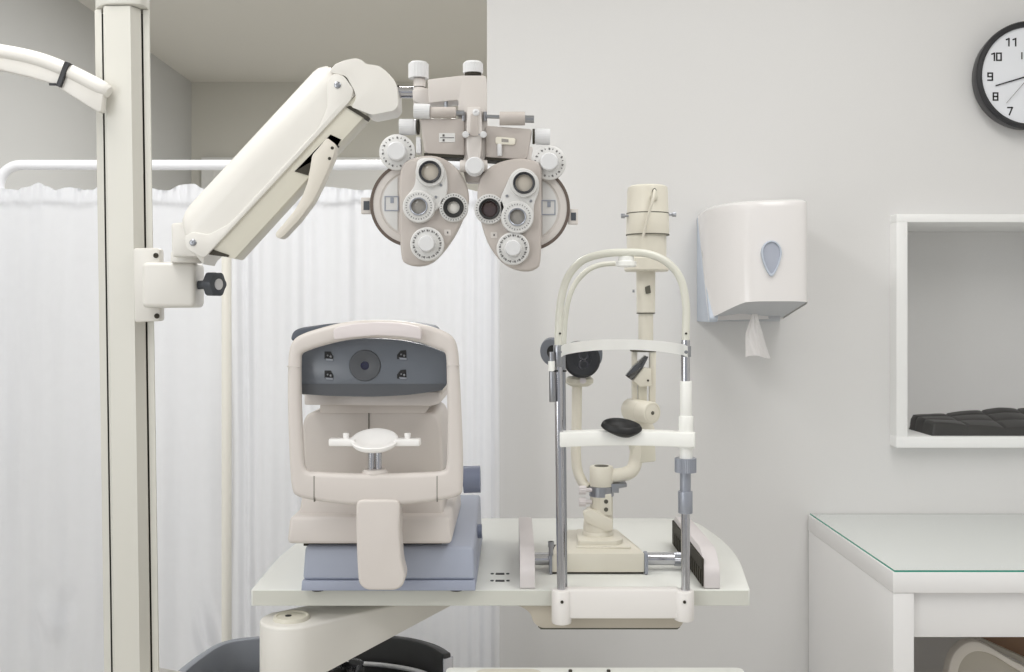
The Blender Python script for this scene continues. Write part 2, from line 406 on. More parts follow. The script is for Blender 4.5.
hd = [(329, 72), (335, 64), (345, 60), (356, 58), (362, 60), (366, 64), (378, 65.5), (385, 70), (394.5, 80), (397.5, 90), (398, 106), (394, 110.5), (372, 115), (351, 107), (356, 99), (355, 92), (346, 76)]
hp = PP(rpoly(hd, 3), 1.607)
MB().prism(hp, 1.607, 1.668, bev=.012, seg=5).build('head_block', arm_m, pa)

# ------------------------------------------------------------------ phoropter
ph = thing('phoropter', 'beige phoropter with two dial-covered lens banks hanging from the arm', 'phoropter', W(474, 100, 1.61))
MB().cyl(W(394, 92.5, 1.64), W(414, 92.5, 1.64), .0092, n=24).build('mount_rod', chrome_m, ph)
MB().lathe([(.0088, 0), (.0125, 0), (.0125, .003), (.0088, .003)], W(397.5, 93, 1.645), (1, 0, 0), 28).build('rod_gasket', dark_m, ph)
D = 1.63
MB().cyl(W(419.5, 105, D), W(419.5, 79, D), .0098, n=28, bev=.001).build('clamp_sleeve', phl_m, ph)
MB().prism(rpoly(PP([(412.5, 90), (428.5, 88), (430, 104), (424, 105.5), (413, 101)], 1.615), .003), 1.612, 1.645, bev=.002).build('clamp_block', phl_m, ph)
MB().lathe([(.0098, 0), (.0101, .0), (.0101, .0012), (.0098, .0012)], W(419.5, 88, D), (0, 0, 1), 28).build('clamp_ring', dark_m, ph)
MB().gear(W(418.5, 78.5, D), W(418.5, 64, D), .0165, .0009, 22).cyl(W(418.5, 64.3, D), W(418.5, 62.5, D), .0155, .0135).build('tightening_knob', knobw_m, ph)
beam = [(427.5, 79.5), (461, 75.5), (486.5, 75.5), (486.5, 112), (488, 135), (486, 157), (480, 172), (468, 172), (462.5, 157), (459, 130), (457.5, 108), (459.5, 99.5), (429, 103)]
MB().prism(rpoly(PP(beam, 1.595), [.003, .004, .006, .01, .01, .01, .008, .008, .01, .01,   .012, .008, .003]), 1.595, 1.64, bev=.004, seg=3).build('hanger_beam', phl_m, ph)
MB().cyl(W(473, 76, 1.615), W(473, 73.3, 1.615), .0135).build('knob_neck', dark_m, ph)
MB().gear(W(473, 73.5, 1.615), W(473, 64, 1.615), .0163, .0007, 24).cyl(W(473, 64.2, 1.615), W(473, 62, 1.615), .0158, .013).build('tightening_knob', knobw_m, ph)
fp = [(467, 107), (481, 107), (482, 128), (481.5, 150), (479, 163), (469, 163), (466.5, 150), (466.5, 128)]
cp = MB().prism(rpoly(PP(fp, 1.576), .003), 1.576, 1.6, bev=.003).build('centre_plate', phl_m, ph)
MB().prism(rpoly(PP([(470.5, 114), (478, 114), (478.5, 136), (470, 136)], 1.574), .002), 1.5735, 1.58, bev=.001).build('slot_cover', pho_m, cp)
screw(W(476, 112.5, 1.574), .0055, ph, knobw_m)
for px in (465.5, 483.5):
    MB().cyl(W(px, 134.5, 1.567), W(px, 134.5, 1.595), .0052, bev=.001).build('adjusting_peg', knobw_m, ph)
MB().cyl(W(463, 134.7, 1.577), W(485, 134.7, 1.577), .0016).build('cross_pin', steel_m, ph)
for px in (463.5, 485): MB().cyl(W(px, 121, 1.5925), W(px, 112, 1.5925), .0032).build('side_screw', steel_m, ph)
MB().lathe([(0, -.006), (.0122, -.006), (.0138, -.004), (.0138, .004), (.0152, .005), (.0152, .012), (.012, .014), (.012, .04), (0, .04)], W(474.5, 166, 1.568), (0, 1, 0), 36).build('levelling_knob', knobw_m, ph)
for px0, px1 in ((460, 467), (482, 487.5)): MB().cyl(W(px0, 166, 1.59), W(px1, 166, 1.59), .0095, bev=.0015).build('hinge_drum', phl_m, ph)
MB().prism(rpoly(PP([(462, 166), (487, 166), (483, 182), (466, 182)], 1.6), .004), 1.6, 1.625, bev=.002).build('hinge_base', pho_m, ph)
# bars with rods
MB().cyl(W(430, 112.5, 1.588), W(456, 112.5, 1.588), .0088, bev=.001).build('spacing_bar', pho_m, ph)
MB().gear(W(414, 111, 1.588), W(430, 111.5, 1.588), .0118, .0005, 26).build('spacing_knob', knobw_m, ph)
MB().cyl(W(455, 113, 1.59), W(464, 113, 1.59), .0042).build('spacing_rod', steel_m, ph)
MB().cyl(W(446, 100, 1.6), W(446, 108, 1.6), .0035).build('locking_screw', steel_m, ph)
MB().cyl(W(499.5, 118.5, 1.588), W(525, 118.5, 1.588), .0108, bev=.001).build('spacing_bar', pho_m, ph)
MB().cyl(W(486, 116.5, 1.59), W(501, 117, 1.59), .003).build('spacing_rod', steel_m, ph)
MB().cyl(W(524, 119, 1.589), W(534, 119.3, 1.589), .0058).build('spacing_rod', steel_m, ph)
# boxes
lb = MB().prism(rpoly(PP([(419.5, 118.5), (464, 118.5), (464, 155), (424.5, 153)], 1.59), [.006, .003, .002, .007]), 1.59, 1.635, bev=.003).build('pupil_distance_box', pho_m, ph)
w_ = MB().prism(rpoly(PP([(439, 133), (455, 133), (455, 142), (439, 142)], 1.5885), .001), 1.5892, 1.592).build('scale_window', dial_m, lb)
mb = MB()
for q in ((443.5, 135.2), (443.5, 140)): mb.box(X(q[0]-1, 1.588), X(q[0]+1, 1.588), 1.5885, 1.5895, Z(q[1]+1.2, 1.588), Z(q[1]-1, 1.588))
mb.box(X(440, 1.588), X(454, 1.588), 1.5886, 1.5895, Z(137.9, 1.588), Z(137.3, 1.588)); mb.build('scale_marks', mark_m, w_)
rb = MB().prism(rpoly(PP([(486, 125.5), (532.5, 129), (527, 159.5), (486, 157)], 1.59), [.003, .006, .007, .002]), 1.59, 1.635, bev=.003).build('level_box', pho_m, ph)
vl = MB().prism(rpoly(PP([(495.5, 136.5), (515.5, 138), (515, 145), (495.5, 144)], 1.586), .004), 1.586, 1.592, bev=.0012).build('spirit_level', cream_m, rb)
MB().prism(PP([(501.5, 138.6), (508.5, 139.3), (508.5, 142.3), (501.5, 141.8)], 1.5855), 1.5855, 1.588).build('vial', lensg_m, vl)
MB().cyl(W(499.5, 144, 1.587), W(499.8, 156, 1.587), .0038, bev=.001).build('level_lever', knobw_m, rb)
MB().prism(PP([(424, 153), (464, 155), (464, 158), (424, 156.5)], 1.592), 1.592, 1.63).build('shadow_gap', dark_m, ph)
MB().prism(PP([(486, 157), (527, 159.5), (527, 162), (486, 160)], 1.592), 1.592, 1.63).build('shadow_gap', dark_m, ph)
# side knobs
MB().gear(W(399.5, 127, 1.6), W(413.5, 127, 1.6), .0128, .0004, 30).cyl(W(413.5, 127, 1.6), W(416.2, 127, 1.6), .0118).build('vertex_knob', knobw_m, ph)
MB().gear(W(536, 136.5, 1.6), W(550, 137, 1.6), .0128, .0004, 30).cyl(W(533, 136.5, 1.6), W(536, 136.5, 1.6), .0118).build('vertex_knob', knobw_m, ph)
for px, py in ((417, 127), (532.5, 136.5)): MB().cyl(W(px, py, 1.6), W(px+2.2, py, 1.6), .0122).build('knob_seal', dark_m, ph)
MB().prism(rpoly(PP([(416, 137), (420.5, 137), (421, 153), (416, 153)], 1.592), .002), 1.592, 1.61, bev=.001).build('side_clip', knobw_m, ph)
MB().prism(rpoly(PP([(527, 146), (533, 147), (531, 160), (526, 160)], 1.592), .002), 1.592, 1.61, bev=.001).build('side_clip', phl_m, ph)

def ticks(c, D, r, n, ln, parent, wid=.0010, a0=0., a1=2*math.pi, digit=0):
    mb = MB(); cx, cz = X(c[0], D), Z(c[1], D)
    for i in range(n):
        a = a0+(a1-a0)*i/n
        l2 = ln*(1. if i % 2 == 0 else .7)
        b = MB().box(-wid/2, wid/2, -.0004, .0004, -l2/2, l2/2)
        if digit and i % 2 == 0: b.box(wid*.9, wid*1.9, -.0004, .0004, -l2/2, l2*.3); 
        b.xform(Matrix.Translation((cx+r*math.sin(a), D, cz+r*math.cos(a))) @ Matrix.Rotation(a, 4, 'Y'))
        mb.merge(b.bm)
    return mb.build('scale_marks', mark_m, parent)
def knob_dial(c, r, kr, D, n, name='power_dial'):
    """ring-marked dial with a raised turning knob"""
    p = W(c[0], c[1], D); s_ = D/1000.
    d = MB().lathe([(0, 0), (r*s_*.93, 0), (r*s_, .0015), (r*s_, .012), (0, .012)], p, (0, 1, 0), 48).build(name, dial_m, ph)
    MB().lathe([(0, -.0125), (kr*s_*.86, -.0125), (kr*s_*.97, -.0112), (kr*s_, -.009), (kr*s_*1.04, 0.001), (0, .001)], p, (0, 1, 0), 40).build('knob', knobw_m, d)
    ticks(c, D-.0002, r*s_*.80, n, .0034, d, digit=1); return d
def ring_dial(c, r, r2, r3, D, rim, lens, n, name='lens_ring', bez=True):
    p = W(c[0], c[1], D); s_ = D/1000.
    d = MB().lathe([(r3*s_, .006), (r3*s_, -.001), (r2*s_*1.06, -.001), (r2*s_*1.1, 0), (r*s_*.94, 0), (r*s_, .002), (r*s_, .012), (r3*s_, .012)], p, (0, 1, 0), 48).build(name, dial_m, ph)
    if rim is not None:
        MB().lathe([(r3*s_, .005), (r3*s_, -.003), (r2*s_*.95, -.004), (r2*s_, -.003), (r2*s_, .005)], p, (0, 1, 0), 44).build('bezel', rim, d)
    MB().lathe([(0, .0015), (r3*s_*.6, .002), (r3*s_*1.02, .0035), (r3*s_*1.02, .006), (0, .006)], p, (0, 1, 0), 36).build('lens', lens, d)
    if n: ticks(c, D-.0003, (r+r2)*.5*s_, n, .0027, d, .0009)
    return d
# left lens bank
LB = [(401, 168), (417, 157), (436, 156), (451, 163), (463, 177), (468.5, 194), (465.5, 211), (454, 236), (437, 258), (423, 265.5), (407, 264), (401, 254), (399.5, 210)]
RB = [(541, 165), (541.5, 185), (541, 254), (536, 268.5), (520, 270.5), (502, 262), (487, 241), (479, 212), (477.5, 190), (482, 175), (494, 164.5), (511, 159), (528, 159)]
for pts, cc, sd in ((LB, (413, 204), -1), (RB, (527, 208), 1)):
    bd = MB().prism(cat(PP(pts, 1.583), 4, True), 1.583, 1.612, bev=.004, seg=3).build('lens_bank', pho_m, ph)
    D2 = 1.603; s_ = D2/1000
    dk = MB().lathe([(0, .002), (.75*43*s_, .002), (.78*43*s_, 0), (.93*43*s_, 0), (.93*43*s_, .012), (0, .012)], W(cc[0], cc[1], D2), (0, 1, 0), 72).build('lens_disc', phl_m, ph)
    MB().lathe([(.93*43*s_, -.001), (43*s_, -.001), (43*s_*1.005, .004), (43*s_, .013), (.93*43*s_, .013)], W(cc[0], cc[1], D2), (0, 1, 0), 72).build('disc_rim', brz_m, dk)
    wx = cc[0]+sd*19
    MB().prism(PP(circ(cc[0], cc[1], 31, 24, (math.pi-1.05) if sd < 0 else -1.05, (math.pi+1.05) if sd < 0 else 1.05), 1.6035), 1.6035, 1.606).build('inner_plate', dial_m, dk)
    f = MB(); q = (cc[0]+sd*21.5, cc[1]-1)
    f.ring(PP(rpoly([(q[0]-7, q[1]-7), (q[0]+7, q[1]-7), (q[0]+7, q[1]+8), (q[0]-7, q[1]+8)], 0), 1.6025), PP([(q[0]-6, q[1]-6), (q[0]+6, q[1]-6), (q[0]+6, q[1]+7), (q[0]-6, q[1]+7)], 1.6025), 1.6025, 1.605)
    f.box(X(q[0]-1.2, 1.6025), X(q[0]+2.2, 1.6025), 1.6028, 1.605, Z(q[1], 1.6025), Z(q[1]-5.5, 1.6025)); f.build('axis_frame', greym_m, dk)
    tx = (361, 371.5) if sd < 0 else (568.5, 578); ty = (197.5, 213.5) if sd < 0 else (209, 224)
    t_ = MB().prism(rpoly(PP([(tx[0], ty[0]), (tx[1], ty[0]), (tx[1], ty[1]), (tx[0], ty[1])], 1.606), .001), 1.606, 1.62, bev=.001).build('side_tab', phl_m, ph)
    MB().prism(PP([(tx[0]+2.5, ty[0]+3.5), (tx[1]-2, ty[0]+3.5), (tx[1]-2, ty[1]-3.5), (tx[0]+2.5, ty[1]-3.5)], 1.6055), 1.6055, 1.608).build('tab_window', kgrey_m, t_)
    lc_ = (447.5, 232.5) if sd < 0 else (494, 235)
    l_ = MB().prism(rpoly(PP([(lc_[0]-3.3, lc_[1]-3), (lc_[0]+3.3, lc_[1]-3), (lc_[0]+3.3, lc_[1]+3), (lc_[0]-3.3, lc_[1]+3)], 1.5825), .001), 1.5825, 1.585).build('setting_window', phl_m, bd)
    MB().box(X(lc_[0]-.6, 1.582), X(lc_[0]+.8, 1.582), 1.5822, 1.584, Z(lc_[1]+1, 1.582), Z(lc_[1]-1, 1.582)).build('setting_mark', mark_m, l_)
# swinging cross-cylinder arms
MB().prism(cat(PP([(418, 160), (430, 158), (443, 166), (447, 178), (447, 192), (443, 203), (434, 212), (420, 222), (405, 214), (404, 200), (414, 186), (416, 172)], 1.577), 4, True), 1.577, 1.588, bev=.002).build('cross_cylinder_arm', dial_m, ph)
MB().prism(cat(PP([(513, 172), (524, 168), (537, 176), (539, 190), (534, 205), (533, 220), (522, 233), (506, 228), (500, 214), (500, 200), (506, 185)], 1.577), 4, True), 1.577, 1.588, bev=.002).build('cross_cylinder_arm', dial_m, ph)
knob_dial((397, 152), 18, 9.5, 1.592, 22)
knob_dial((549, 162.5), 17.3, 9, 1.592, 22)
knob_dial((427, 244), 17, 8.3, 1.574, 34, 'cylinder_dial')
knob_dial((513, 248.5), 16.5, 8.2, 1.574, 34, 'cylinder_dial')
ring_dial((430, 172), 14.6, 11.2, 8.6, 1.570, black_m, lenst_m, 0)
ring_dial((524, 183), 14.4, 11, 8.6, 1.570, black_m, lenst_m, 0)
ring_dial((418.7, 206.5), 16.2, 9, 7.6, 1.570, greym_m, lensg_m, 30, 'axis_dial')
ring_dial((517.3, 217), 16.4, 9, 7.6, 1.570, greym_m, lensg_m, 30, 'axis_dial')
ring_dial((453.5, 207.5), 14.6, 10.3, 6.2, 1.577, rub_m, lensw_m, 30, 'prism_dial')
ring_dial((489.5, 209), 15.2, 10.6, 8.2, 1.577, rub_m, lensd_m, 30, 'prism_dial')
for q in ((441, 185), (436, 197), (507, 196), (531, 201)): screw(W(q[0], q[1], 1.577), .0022, ph)

# ------------------------------------------------------------------ instrument table
TZ = Z(590, 1.7); TB = TZ-.027
tb = thing('instrument_table', 'pale green-white instrument table top carrying the two eye machines', 'table', (-.02, 1.95, TB))
outl = rpoly([(X(251, 1.7), 1.7), (X(750, 1.7), 1.7), (.446, 1.99), (.412, 2.292), (-.40, 2.292), (-.452, 2.0)], [.003, .003, .14, .08, .08, .14], 8)
MB().prism(outl, TB, TZ, 'xy', .0012).build('table_top', tab_m, tb)
MB().box(X(251, 1.7)+.003, X(750, 1.7)-.003, 1.6992, 1.7002, TB+.0012, TZ-.0012).build('edge_shade_strip', tabe_m, tb)  # thin strip whose darker colour stands for shade on the front edge
for py in (574, 581):
    Dp = (EYE-TZ)/((py-CY)/F); p = W(500, py, Dp)
    mb = MB().box(p.x-.008, p.x+.008, p.y-.005, p.y+.005, TZ-.002, TZ+.0012, .001)
    for sx in (-.014, .014): mb.cyl((p.x+sx, p.y, TZ-.002), (p.x+sx, p.y, TZ+.0014), .003)
    mb.build('cable_port', rub_m, tb)
# hub and beam underneath
hx, hy, hr = X(287.5, 1.66), 1.699, .0545
arm_o = []
for k in range(15):
    a = math.radians(100+180*k/14+8); arm_o.append((hx+hr*math.cos(a), hy+hr*math.sin(a)))
bx, by = X(470, 1.9), 1.95
ang = math.atan2(by-hy, bx-hx); nx_, ny_ = -math.sin(ang)*.045, math.cos(ang)*.045
arm_o = [(hx+nx_*1.155, hy+ny_*1.155)]+[(hx+hr*math.cos(ang+math.pi/2+math.pi*k/16), hy+hr*math.sin(ang+math.pi/2+math.pi*k/16)) for k in range(1, 17)]
arm_o += [(bx-nx_, by-ny_), (bx+nx_, by+ny_)]
def zlow(p):
    t = ((p[0]-hx)*math.cos(ang)+(p[1]-hy)*math.sin(ang))/math.hypot(bx-hx, by-hy)
    return .664+max(0, t)*.087
topz = .7605
mb = MB().hexa([(p[0], p[1], zlow(p)) for p in arm_o], [(p[0], p[1], topz) for p in arm_o], .006, 3)
sa = mb.build('support_arm', arm_m, tb)
MB().lathe([(0, .004), (.020, .004), (.024, .0035), (.026, .006), (.029, .006), (.031, 0), (.031, -.004), (0, -.004)], (hx-.001, hy-.004, topz), (0, 0, 1), 40).build('pivot_cap', under_m, sa)
MB().cyl((hx-.007, hy-.002, topz+.0035), (hx-.007, hy-.002, topz+.0046), .0055).build('cap_hole', rub_m, sa)
mb = MB().box(bx-.06, bx+.2, by-.06, by+.08, topz-.004, TB, .003); mb.build('mounting_plate', under_m, tb)
MB().cyl((hx, hy, .67), (hx, hy, .56), .04, n=36).prism(rpoly([(hx-.02, hy-.03), (hx-.02, hy+.04), (X(130, CD), 1.86), (X(115, CD), 1.80)], .004), .56, .62, 'xy', .006).build('lower_arm', arm_m, tb)
# shallow drawer box under the table
dz0 = Z(628.5, 1.71)
dw = MB().prism(rpoly([(X(513, 1.71), TB), (X(690, 1.71), TB), (X(684, 1.71), Z(622, 1.71)), (X(680, 1.71), dz0), (X(540, 1.71), dz0), (X(533, 1.71), Z(622, 1.71)), (X(531, 1.71), Z(614, 1.71)), (X(524, 1.71), Z(608.5, 1.71))], [0, 0, .004, .008, .01, .004, .008, .01]), 1.712, 2.1, bev=.001).build('under_tray', tray_m, tb)
MB().prism(rpoly([(X(538, 1.71), dz0+.001), (X(681, 1.71), dz0+.001), (X(678, 1.71), dz0-.0035), (X(541, 1.71), dz0-.0035)], .001), 1.716, 2.09).build('tray_bottom', groove_m, dw)

# ------------------------------------------------------------------ low table strip at the bottom
lt = thing('low_side_table', 'low pale side table with beige inset, in front of and below the instrument table', 'side table', (.13, 1.46, 0))
lz = Z(667.3, 1.62)
MB().prism(rpoly([(X(440, 1.62), 1.30), (X(752, 1.62), 1.30), (X(741, 1.62), 1.62), (X(447, 1.62), 1.62)], .01), lz-.025, lz, 'xy', .001).build('table_top', tab_m, lt)
MB().prism(rpoly([(X(474, 1.61), 1.42), (X(545, 1.61), 1.42), (X(541, 1.61), 1.608), (X(476, 1.61), 1.608)], .02), lz-.002, lz+.002, 'xy', .001).build('inset_plate', under_m, lt)
for px in (570, 608): MB().cyl((X(px, 1.61), 1.60, lz-.002), (X(px, 1.61), 1.60, lz+.003), .003).build('screw', dark_m, lt)
MB().cyl((.13, 1.46, .03), (.13, 1.46, lz-.02), .035).build('leg', col_m, lt)
MB().lathe([(0, 0), (.2, 0), (.2, .015), (.05, .035), (0, .035)], (.13, 1.46, 0), (0, 0, 1)).build('base', col_m, lt)

# ------------------------------------------------------------------ autorefractor
ar = thing('autorefractor', 'beige autorefractor on a blue base with dark viewing panel and chin rest', 'eye testing machine', (-.2, 1.85, TZ))
bx0, bx1 = X(302.5, 1.68), X(475, 1.68); bz1 = Z(547.5, 1.68)
MB().hexa([(bx0-.001, 1.674, TZ+.006), (bx1+.001, 1.674, TZ+.006), (bx1+.002, 2.06, TZ+.006), (bx0-.002, 2.06, TZ+.006)], [(bx0, 1.676, TZ+.022), (bx1, 1.676, TZ+.022), (bx1, 2.06, TZ+.022), (bx0, 2.06, TZ+.022)], .001).build('base_plinth', blue2_m, ar)
MB().hexa([(bx0, 1.68, TZ+.022), (bx1, 1.68, TZ+.022), (bx1, 2.06, TZ+.022), (bx0, 2.06, TZ+.022)], [(bx0+.003, 1.686, bz1), (bx1-.003, 1.686, bz1), (bx1-.003, 2.06, bz1+.02), (bx0+.003, 2.06, bz1+.02)], .006, 3).build('base', blue_m, ar)
for px, yy in ((317, 1.70), (456, 1.70), (322, 2.03), (456, 2.03)): MB().cyl((X(px, 1.69), yy, TZ), (X(px, 1.69), yy, TZ+.008), .011).build('foot', rub_m, ar)
kx = X(463, 1.74); MB().gear((kx, 1.76, Z(481.5, 1.74)), (X(480, 1.74), 1.76, Z(481, 1.74)), .0235, .0007, 26).cyl((kx-.025, 1.76, Z(481.5, 1.74)), (kx+.002, 1.76, Z(481.5, 1.74)), .012).build('side_knob', slk_m, ar)
MB().cyl((bx1-.002, 1.86, bz1-.012), (bx1+.006, 1.86, bz1-.012), .013).build('side_button', slk_m, ar)
# carriage
cz0, cz1 = Z(544.5, 1.66), Z(517, 1.66)
c0, c1 = X(286.5, 1.66), X(452, 1.66)
MB().hexa([(c0, 1.66, cz0), (c1, 1.66, cz0), (c1, 1.98, cz0), (c0, 1.98, cz0)], [(c0+.004, 1.664, cz1), (c1-.004, 1.664, cz1), (c1-.004, 1.98, cz1), (c0+.004, 1.98, cz1)], .008, 3).build('carriage', ref_m, ar)
MB().hexa([(c0+.012, 1.69, cz1-.01), (c1-.016, 1.69, cz1-.01), (c1-.016, 1.97, cz1-.01), (c0+.012, 1.97, cz1-.01)], [(X(303, 1.70), 1.705, Z(485, 1.705)), (X(441, 1.70), 1.705, Z(485, 1.705)), (X(438, 1.7), 1.95, Z(485, 1.705)), (X(306, 1.7), 1.95, Z(485, 1.705))], .006, 3).build('carriage_slope', refd_m, ar)
MB().box(c0+.02, c1-.02, 1.70, 1.97, bz1-.002, cz0+.004).build('slide_gap', dark_m, ar)
# body behind the chin rest
bod = [(304, 478), (302, 425), (306, 414), (322, 410), (418, 410), (436, 413), (441, 424), (444, 478)]
MB().prism(rpoly(PP(bod, 1.72), [0, .01, .012, .02, .02, .012, .01, 0]), 1.72, 1.93, bev=.006, seg=3).build('body', refd_m, ar)
MB().box(X(368.4, 1.719), X(369.3, 1.719), 1.7185, 1.722, Z(474, 1.72), Z(412, 1.72)).build('seam', groove_m, ar)
MB().prism(rpoly(PP([(320, 404), (430, 404), (426, 413), (320, 413)], 1.715), .004), 1.715, 1.92, bev=.002).build('neck', refd_m, ar)
# measuring head
hdp = [(304, 405), (304, 392), (440, 392), (441, 403), (432, 406)]
MB().prism(rpoly(PP(hdp, 1.67), .003), 1.672, 1.93, bev=.002).build('head_skirt', ref_m, ar)
hb = [(303, 396), (302, 356), (328, 345), (372, 340), (418, 345), (443, 356), (443, 396)]
MB().prism(rpoly(PP(hb, 1.69), .008), 1.68, 1.94, bev=.006).build('head', refd_m, ar)
pn = [(299, 394), (299, 353), (315, 347), (340, 341), (372, 338), (404, 340), (428, 346), (446, 353.5), (447, 384), (442, 390.5), (410, 395), (372, 397), (330, 396)]
D = 1.626
pan = MB().prism(rpoly(PP(pn, D), [.001, .002, .02, .02, .02, .02, .02, .004, .012, .01, .02, .02, .02]), D, 1.69, bev=.0015).build('viewing_panel', slate_m, ar, label='dark slate viewing panel')
st = [(299.3, 393.6), (299.3, 384), (446.8, 384), (442, 390.3), (410, 394.8), (372, 396.8), (330, 395.8)]
MB().prism(PP(st, D-.0006), D-.0006, D+.004).build('lower_band', slate2_m, pan)
q = W(365, 365.5, D)
ln = MB().lathe([(0, -.001), (.006, -.001), (.0085, -.002), (.0245, -.002), (.0258, 0), (.0258, .003), (0, .003)], q, (0, 1, 0), 48).build('lens_disc', slate2_m, pan)
MB().lathe([(0, -.0026), (.004, -.0023), (.007, -.0018), (.007, .002), (0, .002)], q, (0, 1, 0), 32).build('lens', bluel_m, ln)
for cx_, cy_, sd in ((328.5, 356, -1), (328.5, 375, -1), (402, 355, 1), (402, 374.5, 1)):
    l_ = MB().prism(PP([(cx_-4*1, cy_-4.5), (cx_+2, cy_-4.5), (cx_+5, cy_+1), (cx_+4, cy_+4.5), (cx_-4, cy_+3)] if sd < 0 else [(cx_-1.5, cy_-4.5), (cx_+4, cy_-5), (cx_+4.5, cy_+4.5), (cx_-5, cy_+4), (cx_-5, cy_)], D-.0008), D-.0008, D+.003).build('sensor_window', rub_m, pan)
    mb = MB(); 
    mb.prism(PP([(cx_-3, cy_+2.5), (cx_+4.5, cy_+3), (cx_+4.5, cy_+4.8), (cx_-2, cy_+4.4)], D-.0012), D-.0014, D+.001); mb.sphere(W(cx_+2.2*1, cy_+.5, D-.001), .002); mb.sphere(W(cx_-.8, cy_-.5, D-.001), .0015)
    mb.build('sensor', steel_m, l_)
MB().prism(rpoly(PP([(291, 341), (294, 331), (302, 327.5), (330, 323.5), (360, 321.5), (400, 322.5), (428, 327.5), (432, 340)], 1.70), .010), 1.69, 1.95, bev=.008, seg=3).build('top_cover', topg_m, ar, label='dark grey top cover')
# front frame with chin bar
def samp(pts, n):
    P = cat([(a, b, 0) for a, b in pts], 10, True); L = [0]
    for i in range(len(P)): L.append(L[-1]+(P[(i+1) % len(P)]-P[i]).length)
    out = []; k = 0
    for i in range(n):
        t = L[-1]*i/n
        while L[k+1] < t: k += 1
        f = (t-L[k])/max(1e-9, L[k+1]-L[k]); q = P[k].lerp(P[(k+1) % len(P)], f); out.append((q.x, q.y))
    return out
FO = [(372, 320), (400, 321), (425, 325), (443, 331), (453, 338), (457.5, 350), (459, 370), (461, 410), (462.5, 450), (462.5, 485), (459, 496), (440, 501), (405, 505), (372, 506), (340, 505), (313, 501), (297, 497), (291, 488), (288.5, 455), (287, 410), (287, 370), (288.5, 350), (293, 340), (302, 334), (320, 328), (345, 322)]
FI = [(372, 338), (400, 340), (420, 343), (436, 349), (444, 352.5), (446, 360), (446.5, 380), (447, 410), (447, 440), (446, 466), (442, 471.5), (430, 473), (405, 474), (372, 474.5), (340, 474), (320, 473), (309, 472), (304, 466), (302, 440), (300.5, 410), (300, 380), (300, 362), (301, 354.5), (307, 351), (322, 346), (345, 340.5)]
def ring_pts(pts, D, m=5): return [(X(p.x, D), Z(p.y, D)) for p in cat([(a, b, 0) for a, b in pts], m, True)]
fd_ = 1.597
fr_ = MB().ring(ring_pts(FO, fd_), ring_pts(FI, fd_), fd_, fd_+.021, .008, 4).build('headrest_frame', ref_m, ar, 50)
mb = MB()
for x0, x1, y0 in ((287, 300, 366.5), (446.5, 459.5, 365.5)): mb.box(X(x0, fd_), X(x1, fd_), fd_-.0003, fd_+.01, Z(y0+.4, fd_), Z(y0-.4, fd_))
mb.build('frame_seam', phl_m, fr_)
mb = MB()
for a, b in (((314, 476), (313, 502)), ((437, 476), (437, 502))): mb.box(X(a[0]-.3, fd_), X(a[0]+.4, fd_), fd_-.0003, fd_+.01, Z(b[1], fd_), Z(a[1], fd_))
mb.build('bar_seam', groove_m, fr_)
pdp = [(334, 340), (333, 330), (337, 327), (355, 323.5), (376, 322), (400, 323), (418, 326.5), (421, 330), (421, 339.5), (400, 336.5), (376, 335.5), (352, 337.5)]
MB().prism(rpoly(PP(pdp, 1.576), .003), 1.576, 1.61, bev=.004, seg=3).build('forehead_rest', pad_m, ar)
ft = [(356, 500), (400, 500), (399, 530), (401, 562), (405, 577), (403, 586), (396, 590.5), (366, 590.5), (358.5, 584), (357, 560), (356, 530)]
MB().prism(rpoly(PP(ft, 1.592), .012), 1.592, 1.64, bev=.010, seg=4).build('front_column', ref_m, ar)
MB().box(X(362, 1.63), X(398, 1.63), 1.62, 1.70, Z(572, 1.63), Z(515, 1.63), .004).build('column_brace', ref_m, ar)
# chin rest
mb = MB()
for px in (371.5, 378.5): mb.cyl(W(px, 474, 1.62), W(px, 447, 1.62), .0052, n=20)
mb.build('chin_rest_post', chrome_m, ar)
MB().lathe([(0, 0), (.021, 0), (.021, .003), (.017, .007), (0, .007)], W(375, 473.5, 1.62), (0, 0, 1), 36).build('post_flange', ref_m, ar)
zc = Z(438, 1.62)
wing = [rpoly([(X(375, 1.62)+sg*a, 1.62+b) for a, b in ((.031, -.014), (.047, -.0115), (.0735, -.011), (.0745, .009), (.047, .012), (.031, .016))], .004) for sg in (-1, 1)]
cu = MB().prism(wing[0], zc-.012, zc-.0005, 'xy', .003).build('chin_cup', white_m, ar)
MB().prism(wing[1], zc-.012, zc-.0005, 'xy', .003).build('cup_wing', white_m, cu)
def bowl(u, v):
    a = 2*math.pi*u
    if v < .55: r = math.sin(v/.55*math.pi/2); z = -.014*math.cos(v/.55*math.pi/2)+.001
    elif v < .65: r = 1+.03*math.sin((v-.55)/.1*math.pi); z = .001+.003*(v-.55)/.1
    else: w = (v-.65)/.35; r = (1-w)*.95; z = .004-.010*math.sin(w*math.pi/2)
    x, y = math.cos(a)*.0375*r, math.sin(a)*.031*r
    return Vector((X(375, 1.62)+x, 1.615+y, zc-.003+z+y*.40-abs(x)*.04))
MB().grid(bowl, 64, 30).build('cup_bowl', white_m, cu, 70)
for px in (346, 407.5): MB().cyl((X(px, 1.62), 1.62, zc-.002), (X(px, 1.62), 1.62, zc+.008), .0045, .0052, 18, .001).build('paper_pin', white_m, cu)

